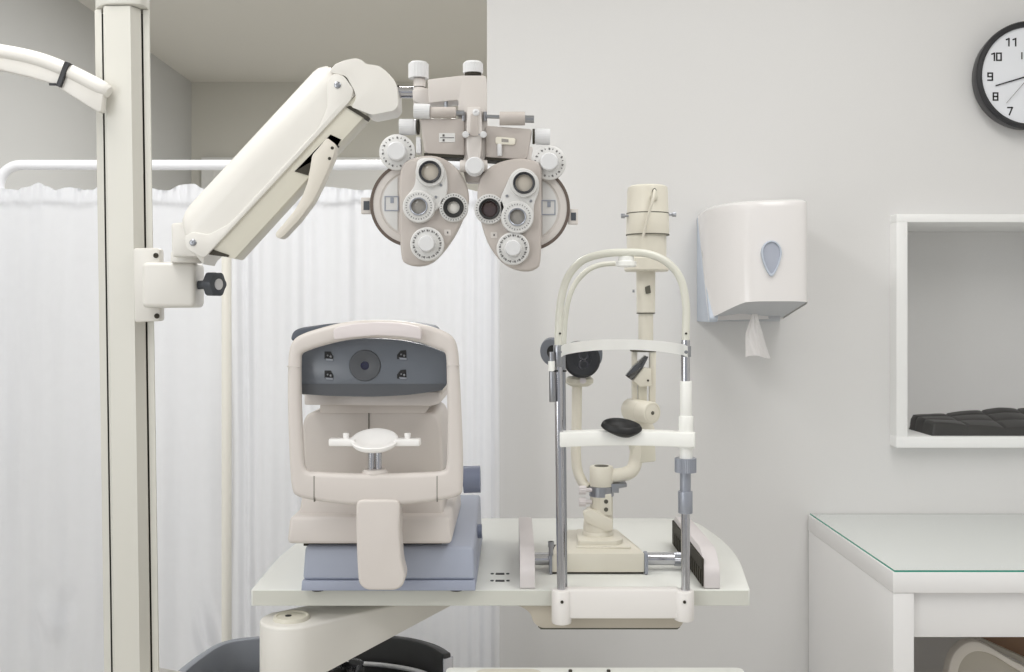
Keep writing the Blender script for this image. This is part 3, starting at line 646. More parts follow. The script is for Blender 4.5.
# ------------------------------------------------------------------ chin-rest stand of the slit lamp
hs = thing('headrest_stand', 'chrome and white chin rest stand clamped to the right front table edge', 'chin rest', W(623, 600, 1.69))
D = 1.672
mb = MB().prism(rpoly(PP([(566, 590), (680, 590), (680, 619), (566, 619)], D+.004), .004), D+.004, 1.70, bev=.003)
br = mb.build('table_clamp', frw_m, hs)
MB().box(X(575, D), X(672, D), D+.01, 1.76, TB-.012, TB-.0005, .002).build('clamp_lip', frw_m, br)
for px, y0, y1 in ((561.5, 589, 623), (684, 590, 620)):
    s_ = MB().cyl(W(px, y1, 1.685), W(px, y0, 1.685), .0168, n=36, bev=.003).build('post_socket', frw_m, hs)
    screw(W(px+.5, 602, 1.668), .0027, s_, dark_m)
MB().cyl(W(561.3, 592, 1.685), W(558, 345, 1.685), .0072, n=24).build('post', chrome_m, hs)
MB().cyl(W(565, 592, 1.71), W(563, 345, 1.71), .0042, n=16).build('guide_rod', steel_m, hs)
MB().cyl(W(685.5, 592, 1.685), W(685.5, 340, 1.685), .0074, n=24).build('post', chrome_m, hs)
# right stack
D = 1.685
MB().cyl(W(685.3, 513, D), W(685.3, 491, D), .0122, n=28, bev=.001).cyl(W(685.3, 492, D), W(685.3, 470, D), .0092, n=24).build('height_sleeve', greym_m, hs)
MB().gear(W(685.5, 472, D), W(685.5, 458, D), .0182, .0007, 34).build('height_wheel', greym_m, hs)
MB().cyl(W(686, 458.5, D), W(686, 446, D), .0108, n=28).build('white_sleeve', wht2_m, hs)
MB().cyl(W(686, 433.5, D), W(686, 416, D), .0122, n=28, bev=.001).cyl(W(686, 417, D), W(686, 381, D), .0098, n=28, bev=.001).build('white_sleeve', wht2_m, hs)
# chin bar
cz_ = Z(439.5, 1.66)
def bow(u):            # u 0..1 from left post to right post
    return Vector((X(559.5, D)+(X(693, D)-X(559.5, D))*u, 1.678+.024*math.sin(math.pi*min(1, max(0, (u-.0)/.95))), 0))
bar = MB()
lo_, hi_ = [], []
N = 30; fr1 = [bow(i/N) for i in range(N+1)]
bk1 = [Vector((p.x, p.y+.022, 0)) for p in fr1[::-1]]
pl = [(p.x, p.y-.012) for p in fr1]+[(p.x, p.y) for p in bk1]
cb = MB().prism(pl, Z(447, 1.672), Z(432.5, 1.672), 'xy', .002).cyl(W(686.5, 447.5, D), W(686.5, 432, D), .0145, n=32, bev=.001).build('chin_bar', wht2_m, hs)
# black chin cup: boat with a hollow
cc = Vector((X(621.5, 1.69), 1.690, Z(427, 1.69)))
def boat(u, v):
    a = 2*math.pi*u; x = math.cos(a); y = math.copysign(abs(math.sin(a))**1.4, math.sin(a))
    if v < .45: w = v/.45; r = .5+.5*math.sin(w*math.pi/2); z = -.0125*(1-w)
    elif v < .7: w = (v-.45)/.25; r = 1-.26*w; z = .007*math.sin(w*math.pi)
    else: w = (v-.7)/.3; r = .74*(1-w); z = -.0065*math.sin(w*math.pi/2)
    return cc+Vector((x*.035*r, y*.0225*r, z+y*r*.0072-x*.003))
MB().grid(boat, 64, 24).build('chin_cup', rub_m, hs, 70, label='black rubber chin cup')
# arch and brow band
ap = [(558.5, 352, 1.685), (558.5, 332, 1.685), (561, 300, 1.685), (568, 277, 1.685), (582, 261, 1.685), (603, 254, 1.685), (625, 252.5, 1.685), (648, 254, 1.685), (668, 263, 1.685), (681, 280, 1.685), (686, 305, 1.685), (685.8, 330, 1.685), (685.6, 346, 1.685)]
arch = MB().tube(cat([W(*q) for q in ap], 7), .0066, 18).build('arch', arch_m, hs)
screw(W(560, 333.5, 1.6785), .0019, hs, dark_m); screw(W(686, 333.5, 1.6785), .0019, hs, dark_m)
for px, y0, y1 in ((558.3, 367, 345), (686, 357, 346)): MB().cyl(W(px, y0, D), W(px, y1, D), .0084, n=24, bev=.001).build('arch_ferrule', steel_m, hs)
hk = [(563.5, 348, 1.72), (565, 322, 1.72), (569, 298, 1.72), (577, 281, 1.73), (589, 269.5, 1.74), (602, 264.5, 1.75), (618, 263.5, 1.76)]
MB().tube(cat([W(*q) for q in hk], 6), .0046, 14).build('hanger_rod', arch_m, hs)
MB().lathe([(0, 0), (.0155, 0), (.0175, .002), (.0175, .009), (.0135, .0105), (.0135, .017), (.010, .0185), (0, .0185)], W(626, 267, 1.69), (0, 0, 1), 36).build('pulley_cap', wht2_m, hs)
def band(u, v):
    x = X(560.5, D)+(X(686, D)-X(560.5, D))*u
    y = 1.667+.075*math.sin(math.pi*u)**.8
    zc_ = Z(350, 1.667); h = .0092
    return Vector((x, y, zc_-.003+.010*math.sin(math.pi*u)**.5+(v-.5)*2*h))
MB().grid(band, 40, 4, .003).build('forehead_band', band_m, hs)
for px in (560, 686): screw(W(px, 352, 1.664), .003, hs)
# fixation handle hanging at the left post
fx = 553.5
mb = MB().tube(cat([W(566, 371, 1.70), W(556, 371, 1.675), W(551, 371, 1.672)], 4), .0016, 8); mb.build('wire', rub_m, hs)
MB().cyl(W(551.5, 352, 1.675), W(551.5, 362, 1.675), .0042).cyl(W(551.8, 371, 1.675), W(552.6, 402, 1.675), .0048, .0056, 20, .001).build('fixation_handle', steel_m, hs)
MB().cyl(W(551.5, 361, 1.675), W(551.6, 371, 1.675), .0056).build('handle_collar', wht2_m, hs)

# ------------------------------------------------------------------ slit lamp
sl = thing('slit_lamp', 'cream slit lamp with lamp tower on a sliding base behind the chin rest', 'slit lamp', (X(600, 1.9), 1.88, TZ))
RY = 1.83; rz = TZ+.0206
# track covers
for x0, x1, nm in ((X(520, 1.705), X(535, 1.705), 0), (X(704.5, 1.705), X(720, 1.705), 1)):
    MB().prism(rpoly([(1.704, TZ+.0005), (1.704, TZ+.033), (1.74, TZ+.062), (2.02, TZ+.062), (2.05, TZ+.0005)], [.004, .012, .02, .02, .004]), x0, x1, 'yz', .003).build('track_cover', pinkg_m, sl)
mb = MB().box(X(702.7, 1.705), X(704.7, 1.705), 1.712, 2.03, TZ+.003, TZ+.050)
for i in range(16): mb.box(X(701.5, 1.705), X(703, 1.705), 1.72+i*.018, 1.729+i*.018, TZ+.006, TZ+.03)
mb.build('rack', dark_m, sl)
mb = MB().cyl((X(534, 1.705), RY, rz), (X(704, 1.705), RY, rz), .0108, n=22); mb.cyl((X(534, 1.705), RY+.05, rz-.006), (X(704, 1.705), RY+.05, rz-.006), .006, n=18)
mb.build('axle', chrome_m, sl)
for px in (650,): MB().gear((X(674, RY), RY, rz), (X(696, RY), RY, rz), .0125, .001, 22).build('axle_sleeve', steel_m, sl)
g = MB()
for i in (0, 1): g.gear((X(701, 1.8)-.012*i-.004, RY, rz), (X(701, 1.8)-.012*i+.004, RY, rz), .021-.004*i, .002, 18)
g.build('pinion', dark_m, sl)
bx0, bx1 = X(552, 1.80), X(644.5, 1.80); b0, b1 = Z(574, 1.80), Z(553.5, 1.80)
MB().hexa([(bx0, 1.80, b0+.003), (bx1, 1.80, b0+.003), (bx1-.002, 1.88, b0+.003), (bx1-.012, 1.99, b0+.003), (bx0+.012, 1.99, b0+.003), (bx0+.002, 1.88, b0+.003)], [(bx0, 1.80, b1), (bx1, 1.80, b1), (bx1-.006, 1.84, b1+.003), (bx1-.030, 1.985, b1+.003), (bx0+.040, 1.985, b1+.003), (bx0+.006, 1.84, b1+.003)], .0015).build('base_front', cream_m, sl)
MB().box(bx0+.002, bx1-.002, 1.803, 2.01, TZ+.001, b0+.004).build('base_skid', dark_m, sl)
pl = rpoly([(X(575, 1.83), 1.83), (X(632, 1.83), 1.83), (X(622, 1.9), 1.97), (X(580, 1.9), 1.97)], .006)
MB().hexa([(p[0], p[1], b1+.001) for p in pl], [(p[0]*.96+.04*X(605, 1.83), p[1], b1+.005) for p in pl], .001).build('base_top', cream_m, sl)
for x0, x1 in ((549.5, 552), (644.5, 648)): MB().prism([(1.797, b0), (1.797, b1-.001), (1.815, b1+.001), (1.835, b1-.012), (1.835, b0)], X(x0, 1.8), X(x1, 1.8), 'yz', .0008).build('side_plate', greym_m, sl)
MB().cyl(W(551, 555, 1.80), W(551, 541.5, 1.80), .0042, n=16).gear(W(551, 547, 1.80), W(551, 541.5, 1.80), .0055, .0006, 14).build('lock_screw', steel_m, sl)
# pedestal
py_ = 1.90
fx0 = rpoly([(X(577.5, 1.86), 1.842), (X(617, 1.86), 1.842), (X(623, 1.86), 1.86), (X(618, 1.9), 1.945), (X(578, 1.9), 1.945)], .006)
MB().prism(fx0, b1+.002, b1+.013, 'xy', .0015).build('foot_plate', cream_m, sl)
zf = b1+.012
cx_ = X(598, py_)
def zz(py): return Z(py, py_)
MB().lathe([(0, zf), (.0295, zf), (.0295, zf+.006), (.028, zf+.008), (.0285, zz(527)), (.0255, zz(514)), (.0225, zz(508)), (0, zz(508))], (cx_, py_, 0), (0, 0, 1), 44).build('pedestal', cream_m, sl)
MB().prism(rpoly(PP([(583, 512), (590, 509), (613, 520), (613, 530), (607, 532), (585, 522)], 1.871), .004), 1.871, 1.89, bev=.002).build('pedestal_shoulder', cream_m, sl)
cx2 = X(601.5, py_)
MB().lathe([(0, zz(521)), (.0215, zz(521)), (.0215, zz(497)), (.0222, zz(496.5)), (.0222, zz(495)), (.0215, zz(494)), (.0215, zz(486)), (.0225, zz(485)), (.0225, zz(467.5)), (.021, zz(466)), (.014, zz(466)), (0, zz(466))], (cx2, py_, 0), (0, 0, 1), 44).build('column', cream_m, sl)
MB().lathe([(.0214, zz(496)), (.0235, zz(495.5)), (.0235, zz(486)), (.0214, zz(485.5))], (cx2, py_, 0), (0, 0, 1), 44).build('scale_collar', steel_m, sl)
mb = MB().cyl((cx2, py_, zz(466.3)), (cx2, py_, zz(465.6)), .0135)
mb.build('column_cap', groove_m, sl)
MB().lathe([(.0214, zz(521.5)), (.0218, zz(521.5)), (.0218, zz(520.8)), (.0214, zz(520.8))], (cx2, py_, 0), (0, 0, 1), 40).build('column_seam', groove_m, sl)
mb = MB().prism(rpoly(PP([(600, 494), (611.5, 494), (611.5, 515), (600, 515)], 1.879), .002), 1.877, 1.89, bev=.001); mb.build('screw_plate', cream_m, sl)
for py in (501.5, 509.5): screw(W(606, py, 1.8772), .004, sl, groove_m)
for py in (490, 502): MB().gear(W(579, py, 1.89), W(586, py, 1.89), .0082, .0008, 16).cyl(W(586, py, 1.89), W(592, py, 1.89), .004).build('adjusting_knob', pinkg_m, sl)
MB().prism(rpoly(PP([(611, 484), (627, 483.5), (627, 487), (619, 488.5), (619, 493), (612, 493)], 1.885), .001), 1.885, 1.91, bev=.001).build('index_bracket', steel_m, sl)
# microscope arm and head
mp = [(588, 488, 1.91), (583, 483, 1.915), (577.5, 470, 1.92), (576, 452, 1.92), (576.5, 430, 1.92), (577, 384, 1.92)]
MB().tube(cat([W(*q) for q in mp], 6), .0098, 18, flat=1.2).build('microscope_arm', cream_m, sl)
MB().lathe([(0, 0), (.018, 0), (.0265, .006), (.0265, .014), (.022, .018), (0, .018)], W(579.5, 386, 1.92), (0, 0, 1), 40).build('microscope_mount', creamd_m, sl)
MB().gear(W(583, 380.5, 1.885), W(583, 380.5, 1.90), .0065, .0006, 14).build('mount_screw', pinkg_m, sl)
q = W(582.3, 360, 1.87)
mh = MB().lathe([(.017, .006), (.017, .002), (.029, .0), (.034, .004), (.0345, .03), (.032, .05), (.032, .13), (0, .13)], q, (0, 1, 0), 52).build('microscope_head', black_m, sl)
MB().lathe([(0, .003), (.0295, .003), (.0295, .008), (0, .008)], q, (0, 1, 0), 48).build('objective_plate', black_m, mh)
for dz in (5, -5):
    MB().lathe([(0, 0), (.006, -.001), (.0095, -.002), (.0115, 0), (.0115, .006), (0, .006)], W(583.5, 360+dz, 1.874), (0, 1, 0), 30).build('objective', obj_m, mh)
MB().prism(rpoly(PP([(575, 345), (598, 341), (602, 350), (601, 362), (588, 374), (572, 378)], 1.95), .01), 1.93, 2.06, bev=.008).build('binocular_body', drum_m, mh)
MB().lathe([(0, 0), (.023, 0), (.0265, .004), (.0265, .014), (.022, .018), (0, .018)], W(550, 351.5, 1.885), (.8, 1, 0), 44).cyl(W(548, 351.5, 1.895), W(575, 358, 1.93), .012).build('magnification_drum', drum_m, mh)
MB().lathe([(0, 0), (.012, 0), (.016, .006), (0, .008)], W(552, 352, 1.88), (.8, 1, 0), 32).build('drum_hub', rub_m, mh)
# lamp arm
lp = [(603, 476, 1.90), (620, 475, 1.90), (631, 471, 1.905), (635.5, 462, 1.91), (637, 450, 1.91), (640, 440, 1.915)]
MB().tube(cat([W(*q) for q in lp], 6), .0135, 20, flat=.9).build('lamp_arm', cream_m, sl)
MB().prism(rpoly(PP([(629, 440), (655, 440), (656, 461.5), (641, 463), (632, 455)], 1.90), .004), 1.90, 1.935, bev=.002).build('arm_bracket', creamd_m, sl)
MB().prism(rpoly(PP([(634, 419), (650, 419), (655, 428), (655, 445), (632, 445)], 1.90), .004), 1.90, 1.93, bev=.003).build('roller_bracket', cream_m, sl)
ra, rb_ = W(629, 409, 1.91), W(652.5, 413, 1.855)
ro = MB().cyl(ra, rb_, .0208, n=40, bev=.002).build('tilt_roller', cream_m, sl)
dr_ = (rb_-ra).normalized()
MB().lathe([(.0205, 0), (.0209, 0), (.0209, .0012), (.0205, .0012)], ra+dr_*.036, dr_, 40).build('roller_seam', creamd_m, ro)
MB().lathe([(.0165, -.001), (.0165, .0005), (.0175, .0005), (.0175, -.001)], rb_, dr_, 40).build('cap_groove', creamd_m, ro)
MB().cyl(rb_, rb_+dr_*.0012, .0038, n=6).build('roller_screw', groove_m, ro)
MB().prism(rpoly(PP([(632, 350), (637, 350), (637, 404), (632, 404)], 1.90), .002), 1.895, 1.91, bev=.001).build('prism_post', cream_m, sl)
MB().prism(rpoly(PP([(650, 350), (656, 350), (655.5, 408), (649.5, 408)], 1.89), .002), 1.888, 1.905, bev=.001).build('prism_post', cream_m, sl)
MB().prism(rpoly(PP([(638.5, 378), (647, 378), (647, 406), (638.5, 406)], 1.89), .002), 1.89, 1.905, bev=.001).build('prism_post', creamd_m, sl)
MB().prism(rpoly(PP([(643, 367.5), (651, 368.5), (651.5, 386), (640, 387), (633, 380.5)], 1.878), .002), 1.878, 1.905, bev=.0015).build('prism_block', cream_m, sl)
MB().prism(rpoly(PP([(645.5, 355.5), (648.5, 357), (643, 368), (632, 380.5), (626, 376), (634, 366)], 1.874), .001), 1.874, 1.895, bev=.001).build('mirror', mirror_m, sl, label='slanted dark mirror')
screw(W(648, 380.5, 1.878), .002, sl, dark_m)
MB().prism(rpoly(PP([(632, 343), (656, 343), (656, 352), (632, 352)], 1.89), .002), 1.885, 1.925, bev=.001).build('post_yoke', groove_m, sl)
# tower
tc = W(645.8, 312, 1.905); ty0 = tc.y
def tz(py): return Z(py, ty0)
MB().lathe([(0, tz(352)), (.0142, tz(352)), (.0142, tz(313.6)), (.0152, tz(313.4)), (.0152, tz(312.8)), (.0175, tz(312.5)), (.0182, tz(271)), (0, tz(271))], (tc.x, ty0, 0), (0, 0, 1), 40).build('tower_stem', cream_m, sl)
MB().lathe([(.0153, tz(313.8)), (.0178, tz(313.6)), (.0178, tz(312.8)), (.0153, tz(312.8))], (tc.x, ty0, 0), (0, 0, 1), 40).build('stem_ring', groove_m, sl)
tx = tc.x+.0035
MB().lathe([(0, tz(271.5)), (.040, tz(271.5)), (.0425, tz(270)), (.0425, tz(259)), (.040, tz(257.5)), (.0375, tz(257.5)), (.0375, tz(235)), (0, tz(235))], (tx-.002, ty0, 0), (0, 0, 1), 52).build('lamp_base', cream_m, sl)
lh = MB().lathe([(0, tz(235)), (.0405, tz(235)), (.0408, tz(234)), (.0402, tz(214)), (.0395, tz(213)), (.0385, tz(191)), (.037, tz(187.5)), (.033, tz(186)), (0, tz(186))], (tx, ty0, 0), (0, 0, 1), 56).build('lamp_housing', cream_m, sl)
mb = MB()
for py, r in ((235, .0409), (213.7, .0401)): mb.lathe([(r-.002, tz(py+.5)), (r+.0003, tz(py+.5)), (r+.0003, tz(py-.4)), (r-.002, tz(py-.4))], (tx, ty0, 0), (0, 0, 1), 52)
mb.build('housing_seam', groove_m, lh)
for sx, py in ((-1, 216.5), (1, 215)):
    MB().cyl((tx+sx*.038, ty0-.012, tz(py)), (tx+sx*.047, ty0-.012, tz(py)), .0022).gear((tx+sx*.045, ty0-.012, tz(py)), (tx+sx*.052, ty0-.012, tz(py)), .0045, .0006, 12).build('thumb_screw', steel_m, lh)
MB().cyl((tx+.007, ty0-.036, tz(199)), (tx+.007, ty0-.0425, tz(199)), .0075, n=24, bev=.001).build('cable_boss', cream_m, lh)
cp_ = [(tx+.007, ty0-.042, tz(193)), (tx+.006, ty0-.050, tz(196)), (tx+.001, ty0-.053, tz(206)), (tx-.006, ty0-.050, tz(219)), (tx-.012, ty0-.046, tz(232)), (tx-.015, ty0-.044, tz(240))]
MB().tube(cat(cp_, 6), .0028, 10).build('cable', cream_m, lh)
MB().cyl((tx+.007, ty0-.0405, tz(193)), (tx+.007, ty0-.0435, tz(193)), .0036).build('cable_grommet', rub_m, lh)
MB().cyl(W(632.5, 291, 1.89), W(634.5, 291, 1.89), .0028).build('stem_screw', steel_m, sl)
MB().prism(rpoly(PP([(645, 287), (650, 285), (651, 293), (646, 294)], 1.884), .002), 1.884, 1.89).build('stem_catch', groove_m, sl)

# ------------------------------------------------------------------ paper towel dispenser
pd = thing('paper_towel_dispenser', 'glossy white wall paper towel dispenser with a drop-shaped window', 'dispenser', (.6, WY, 1.256))
ex0, ex1 = X(696.5, WY), X(808, 2.42)
zt_, zb_ = Z(217, WY), Z(321.5, WY)
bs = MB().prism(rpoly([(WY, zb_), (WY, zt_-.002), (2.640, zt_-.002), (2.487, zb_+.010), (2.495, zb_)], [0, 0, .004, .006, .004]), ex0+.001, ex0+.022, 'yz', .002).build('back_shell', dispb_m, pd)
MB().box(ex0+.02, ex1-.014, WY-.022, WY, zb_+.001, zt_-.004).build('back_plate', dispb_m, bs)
def zbottom(p):
    d = min(1, max(0, (WY-p[1])/.268)); f = 1-d
    g = max(0, 1-(p[0]-ex0)/.085)**1.5
    zf = Z(301, 2.4); return zf+(zb_+.004-zf)*max(f, g)
def dcover():
    b = bmesh.new(); rows = []
    arc = [(ex0+.115*(1-math.cos(a)), 2.56-.163*math.sin(a)) for a in [math.pi/2*k/16 for k in range(17)]]
    plan = [(ex0, WY-.02), (ex0, 2.60)]+arc+[(p.x, p.y) for p in cat([(.65, 2.3955, 0), (ex1-.03, 2.398, 0), (ex1-.008, 2.408, 0), (ex1, 2.435, 0), (ex1, 2.53, 0), (ex1, WY-.02, 0)], 6)]
    # rows: from the bottom edge upward, rounding over the top
    N = 22
    for k in range(N+1):
        t = k/N; row = []
        for p in plan:
            d = (WY-p[1])/.268       # 0 at the wall side, 1 at the front
            sidef = (p[0]-ex0)/(ex1-ex0)
            zbot = zbottom(p)
            ztp = zt_+.008*math.sin(min(1, d)*1.4)+.006*(sidef-.5)
            z = zbot+(ztp-zbot)*min(1, t/.82) if t < .82 else ztp+.010*math.sin((t-.82)/.18*math.pi/2)
            q = Vector((p[0], p[1], z))
            sk = (2.645-(2.645-2.50)*max(0, min(1, (zt_-z)/(zt_-zb_-.01)))) if p[0] < .55 else None
            if sk: q.y = min(q.y, sk)
            if t > .82:
                e = (t-.82)/.18; s = 1-.10*(1-math.cos(e*math.pi/2))
                q.x = .5*(ex0+ex1)+(q.x-.5*(ex0+ex1))*s; q.y = WY-.02+(q.y-WY+.02)*s
            row.append(b.verts.new(q))
        rows.append(row)
    n = len(plan)
    for A, B in zip(rows, rows[1:]):
        for i in range(n-1): b.faces.new((A[i], A[i+1], B[i+1], B[i]))
        b.faces.new((A[n-1], A[0], B[0], B[n-1]))
    b.faces.new(rows[-1]); bmesh.ops.recalc_face_normals(b, faces=b.faces[:])
    m = MB(); m.merge(b); return m, plan
mcv, plan = dcover(); mcv.build('front_cover', disp_m, pd, 45)
def under():
    cx0 = .6
    fr = [Vector((p[0], p[1]+.004, 0)) for p in plan]
    pts = []
    for p in fr:
        z = zbottom(p)
        pts.append(Vector((p.x*.985+.015*.6, p.y, z+.003)))
    b = bmesh.new(); n = len(pts); c = Vector((.60, 2.54, zb_+.025)); cv = b.verts.new(c)
    ring = [b.verts.new(p) for p in pts]; mid = [b.verts.new(p.lerp(c, .5)) for p in pts]
    for i in range(n):
        j = (i+1) % n; b.faces.new((ring[i], ring[j], mid[j], mid[i])); b.faces.new((mid[i], mid[j], cv))
    bmesh.ops.recalc_face_normals(b, faces=b.faces[:]); m = MB(); m.merge(b); return m
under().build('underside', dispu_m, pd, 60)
drop = []
wc = (X(771.3, 2.394), Z(253, 2.394))
for k in range(48):
    a = 2*math.pi*k/48; x = math.sin(a); y = math.cos(a)
    w = .0245*(1 if y > 0 else 1-.42*(-y)**1.3); drop.append((wc[0]+x*w, wc[1]+y*(.030 if y > 0 else .056)))
inn = [(wc[0]+(p[0]-wc[0])*.84, wc[1]-.003+(p[1]-wc[1]+.003)*.88) for p in drop]
MB().ring(drop, inn, 2.3895, 2.402, .0012).build('window_rim', dispb_m, pd)
MB().prism(inn, 2.3935, 2.40).build('window', wind_m, pd)
MB().box(ex0+.023, ex1-.016, 2.612, WY-.023, zb_+.0005, zb_+.016, .002).build('rear_lip', dispu_m, bs)
# the towel
def towel(u, v):
    y = 322-8+(357-314)*v
    xl_ = 752.5-6.5*min(1, v*2.2)**.8; xr_ = 757.5+14*v**1.15
    p = W(xl_+(xr_-xl_)*u, y, 2.455)
    p.y += .006*math.sin(u*6+v*2)*(.4+v)+.0015*math.sin(u*21-v*8)
    p.z += .004*math.sin(u*5)*v
    return p
tw = tag(MB().grid(towel, 26, 26, .0015).build('paper_towel', paper_m, None, 80), 'white paper towel sheet hanging out below the wall dispenser', 'paper towel')

# ------------------------------------------------------------------ wall clock
CKY = 2.612; ck = W(1031.5, 74.8, CKY)
cl = thing('wall_clock', 'round wall clock with black rim and square black numerals', 'clock', (ck.x, WY, ck.z))
MB().lathe([(.05, WY-CKY), (.134, WY-CKY), (.138, WY-CKY-.010), (.1425, .014), (.1425, .004), (.140, 0), (.134, -.001), (.1275, .003), (.1260, .012), (.05, .012)], (ck.x, CKY, ck.z), (0, 1, 0), 96).build('rim', clkr_m, cl, 30)
dl = MB().cyl((ck.x, CKY+.008, ck.z), (ck.x, CKY+.02, ck.z), .1265, n=96).build('dial', dialc_m, cl)
SEG = {'a': (0, 2, 1, 2), 'b': (1, 1, 1, 2), 'c': (1, 0, 1, 1), 'd': (0, 0, 1, 0), 'e': (0, 0, 0, 1), 'f': (0, 1, 0, 2), 'g': (0, 1, 1, 1), 's': (.35, 0, 1, 2), 'h': (.45, 1.75, 1, 2)}
DIG = {'0': 'abcdef', '1': 'bch', '2': 'abged', '3': 'abgcd', '4': 'fgbc', '5': 'afgcd', '6': 'afgcde', '7': 'as', '8': 'abcdefg', '9': 'abcdfg'}
def digit(mb, ch, x, z, y, w, h, t):
    for s_ in DIG[ch]:
        x0, z0, x1, z1 = SEG[s_]; p = Vector((x+x0*w, z+z0*h/2)); q = Vector((x+x1*w, z+z1*h/2))
        d = (q-p).normalized(); n_ = Vector((-d.y, d.x))*t/2; d = d*t/2
        mb.prism([(p-d-n_)[:], (q+d-n_)[:], (q+d+n_)[:], (p-d+n_)[:]], y, y+.0012)
for hour in range(1, 13):
    a = math.pi/6*hour; r = .1042; s_ = str(hour); w, h, t = .0115, .0185, .0036; gap = .0062
    cxn, czn = ck.x+r*math.sin(a), ck.z-.003+r*math.cos(a); tot = len(s_)*w+(len(s_)-1)*gap
    mb = MB()
    for i, ch in enumerate(s_): digit(mb, ch, cxn-tot/2+i*(w+gap), czn-h/2, CKY+.0072, w, h, t)
    mb.build('numeral', rub_m, dl)
def hand(name, a, ln, tail, wid, y, m=rub_m):
    d = Vector((math.sin(a), math.cos(a))); n_ = Vector((d.y, -d.x)); c = Vector((ck.x, ck.z))
    MB().prism([(c-d*tail-n_*wid/2)[:], (c+d*ln-n_*wid/2*.8)[:], (c+d*ln+n_*wid/2*.8)[:], (c-d*tail+n_*wid/2)[:]], y, y+.001).build(name, m, dl)
hand('minute_hand', math.atan2(-35, -10.5), .095, .015, .0036, CKY+.0045)
hand('hour_hand', math.radians(81.5), .066, .015, .0048, CKY+.0055)
hand('second_hand', math.atan2(-24, -27.5), .097, .025, .0011, CKY+.003, groove_m)
MB().cyl((ck.x, CKY+.0015, ck.z), (ck.x, CKY+.008, ck.z), .005).build('hub', rub_m, dl)
MB().box(X(1022.7, CKY), X(1023.9, CKY), CKY+.0068, CKY+.0085, Z(58.5, CKY), Z(51.5, CKY)).build('dial_mark', mark_m, dl)

# ------------------------------------------------------------------ wall shelf and cushion
sh_ = thing('wall_shelf', 'white box shelf set into the wall above the desk', 'shelf', (1.33, WY, NZ0))
t = .029
MB().box(NX0, NX1, NYF, NYB, NZ0, NZ0+t, .0012).build('bottom_panel', shelf_m, sh_)
MB().box(NX0, NX1, NYF, NYB, NZ1-.021, NZ1, .0012).build('top_panel', shelf_m, sh_)
for x0 in (NX0, NX1-t): MB().box(x0, x0+t, NYF+.0003, NYB, NZ0+t, NZ1-.021, .0008).build('side_panel', shelf_m, sh_)
MB().box(NX0+.002, NX1-.002, NYB, NYB+.01, NZ0, NZ1).build('back_panel', wall_m, sh_)
qx0, qx1, qy0, qy1 = 1.105, 1.60, 2.632, 2.785
def cush(u, v):
    x = qx0+(qx1-qx0)*u; y = qy0+(qy1-qy0)*v
    ss = [0, .20, .40, .60, .80, 1.0]; k = max(i for i in range(5) if u >= ss[i] or i == 0); e = (u-ss[k])/(ss[k+1]-ss[k])
    sv = [0, .42, .75, 1]; kv = 0 if v < .42 else 1 if v < .75 else 2; ev = (v-sv[kv])/(sv[kv+1]-sv[kv])
    front = .034-.016*min(1, u/.4); back = .040+.020*min(1, max(0, (u-.1)/.4))
    base = front+(back-front)*v
    puff = (max(0, math.sin(math.pi*min(1, max(0, e))))**.3)*(max(0, math.sin(math.pi*min(1, max(0, ev))))**.3)
    edge = min(1, min(u, 1-u)/.02, min(v, 1-v)/.05); edge = math.sin(edge*math.pi/2)**.6
    return Vector((x, y, NZ0+t+.0005+(base-.004+.008*puff)*edge))
mb = MB().grid(cush, 110, 44)
mb.prism([(qx0, qy0), (qx1, qy0), (qx1, qy1), (qx0, qy1)], NZ0+t, NZ0+t+.0022, 'xy')
tag(mb.build('quilted_cushion', leath_m, None, 60), 'black quilted leather pad lying in the white wall shelf', 'cushion')

# ------------------------------------------------------------------ desk with glass sheet
dk = thing('desk', 'plain white desk with thick top against the wall at the right', 'desk', (1.2, 2.36, 0))
dx0, dx1 = X(893, 2.064), 2.1; dyf, dyb = 2.064, 2.655; gz = Z(570.5, 2.064); dtz = gz-.004; th = .0425
MB().box(dx0, dx1, dyf, dyb, dtz-th, dtz, .0012).build('top', desk_m, dk)
for x0 in (dx0, dx1-.043): MB().box(x0+.001, x0+.044, dyf+.0015, dyb, 0, dtz-th-.0008, .001).build('side_panel', desk_m, dk)
MB().box(dx0+.044, dx1-.043, dyf+.02, dyf+.04, Z(637, 2.085), dtz-th-.0006, .001).build('front_rail', desk_m, dk)
gs = MB().box(dx0+.004, dx1-.004, dyf+.002, dyb-.003, dtz+.0002, gz).build('glass_sheet', glass_m)
gs.data.materials.append(gedge_m)
for p in gs.data.polygons: p.material_index = 0 if abs(p.normal.z) > .5 or p.normal.y > .5 else 1
tag(gs, 'clear glass sheet with green edge lying on the white desk', 'glass sheet')

# ------------------------------------------------------------------ things under the desk
ch = thing('plastic_chair', 'off-white moulded chair with rounded rim pushed under the desk', 'chair', (1.12, 2.3, 0))
RO = [(946, 760), (947, 690), (949, 668), (954, 654), (963, 645), (974, 641.5), (986, 645), (1010, 659), (1040, 676), (1060, 700), (1064, 760)]
RI = [(956, 756), (957, 690), (959, 670), (964, 659), (972, 653), (982, 652), (994, 656), (1012, 667), (1034, 681), (1050, 702), (1054, 756)]
ro_ = [(p.x, p.y) for p in cat([(a, b, 0) for a, b in PP(RO, 2.26)], 5)]; ri_ = [(p.x, p.y) for p in cat([(a, b, 0) for a, b in PP(RI, 2.26)], 5)]
MB().ring(ro_, ri_, 2.26, 2.29, .004, 2).build('rim', shell_m, ch)
MB().prism(ri_, 2.275, 2.286).build('back_shell', shelli_m, ch)
sx0, sx1 = X(948, 2.26), X(1062, 2.26)
MB().box(sx0, sx1, 2.24, 2.6, .25, .30, .02, 3).build('seat', shell_m, ch)
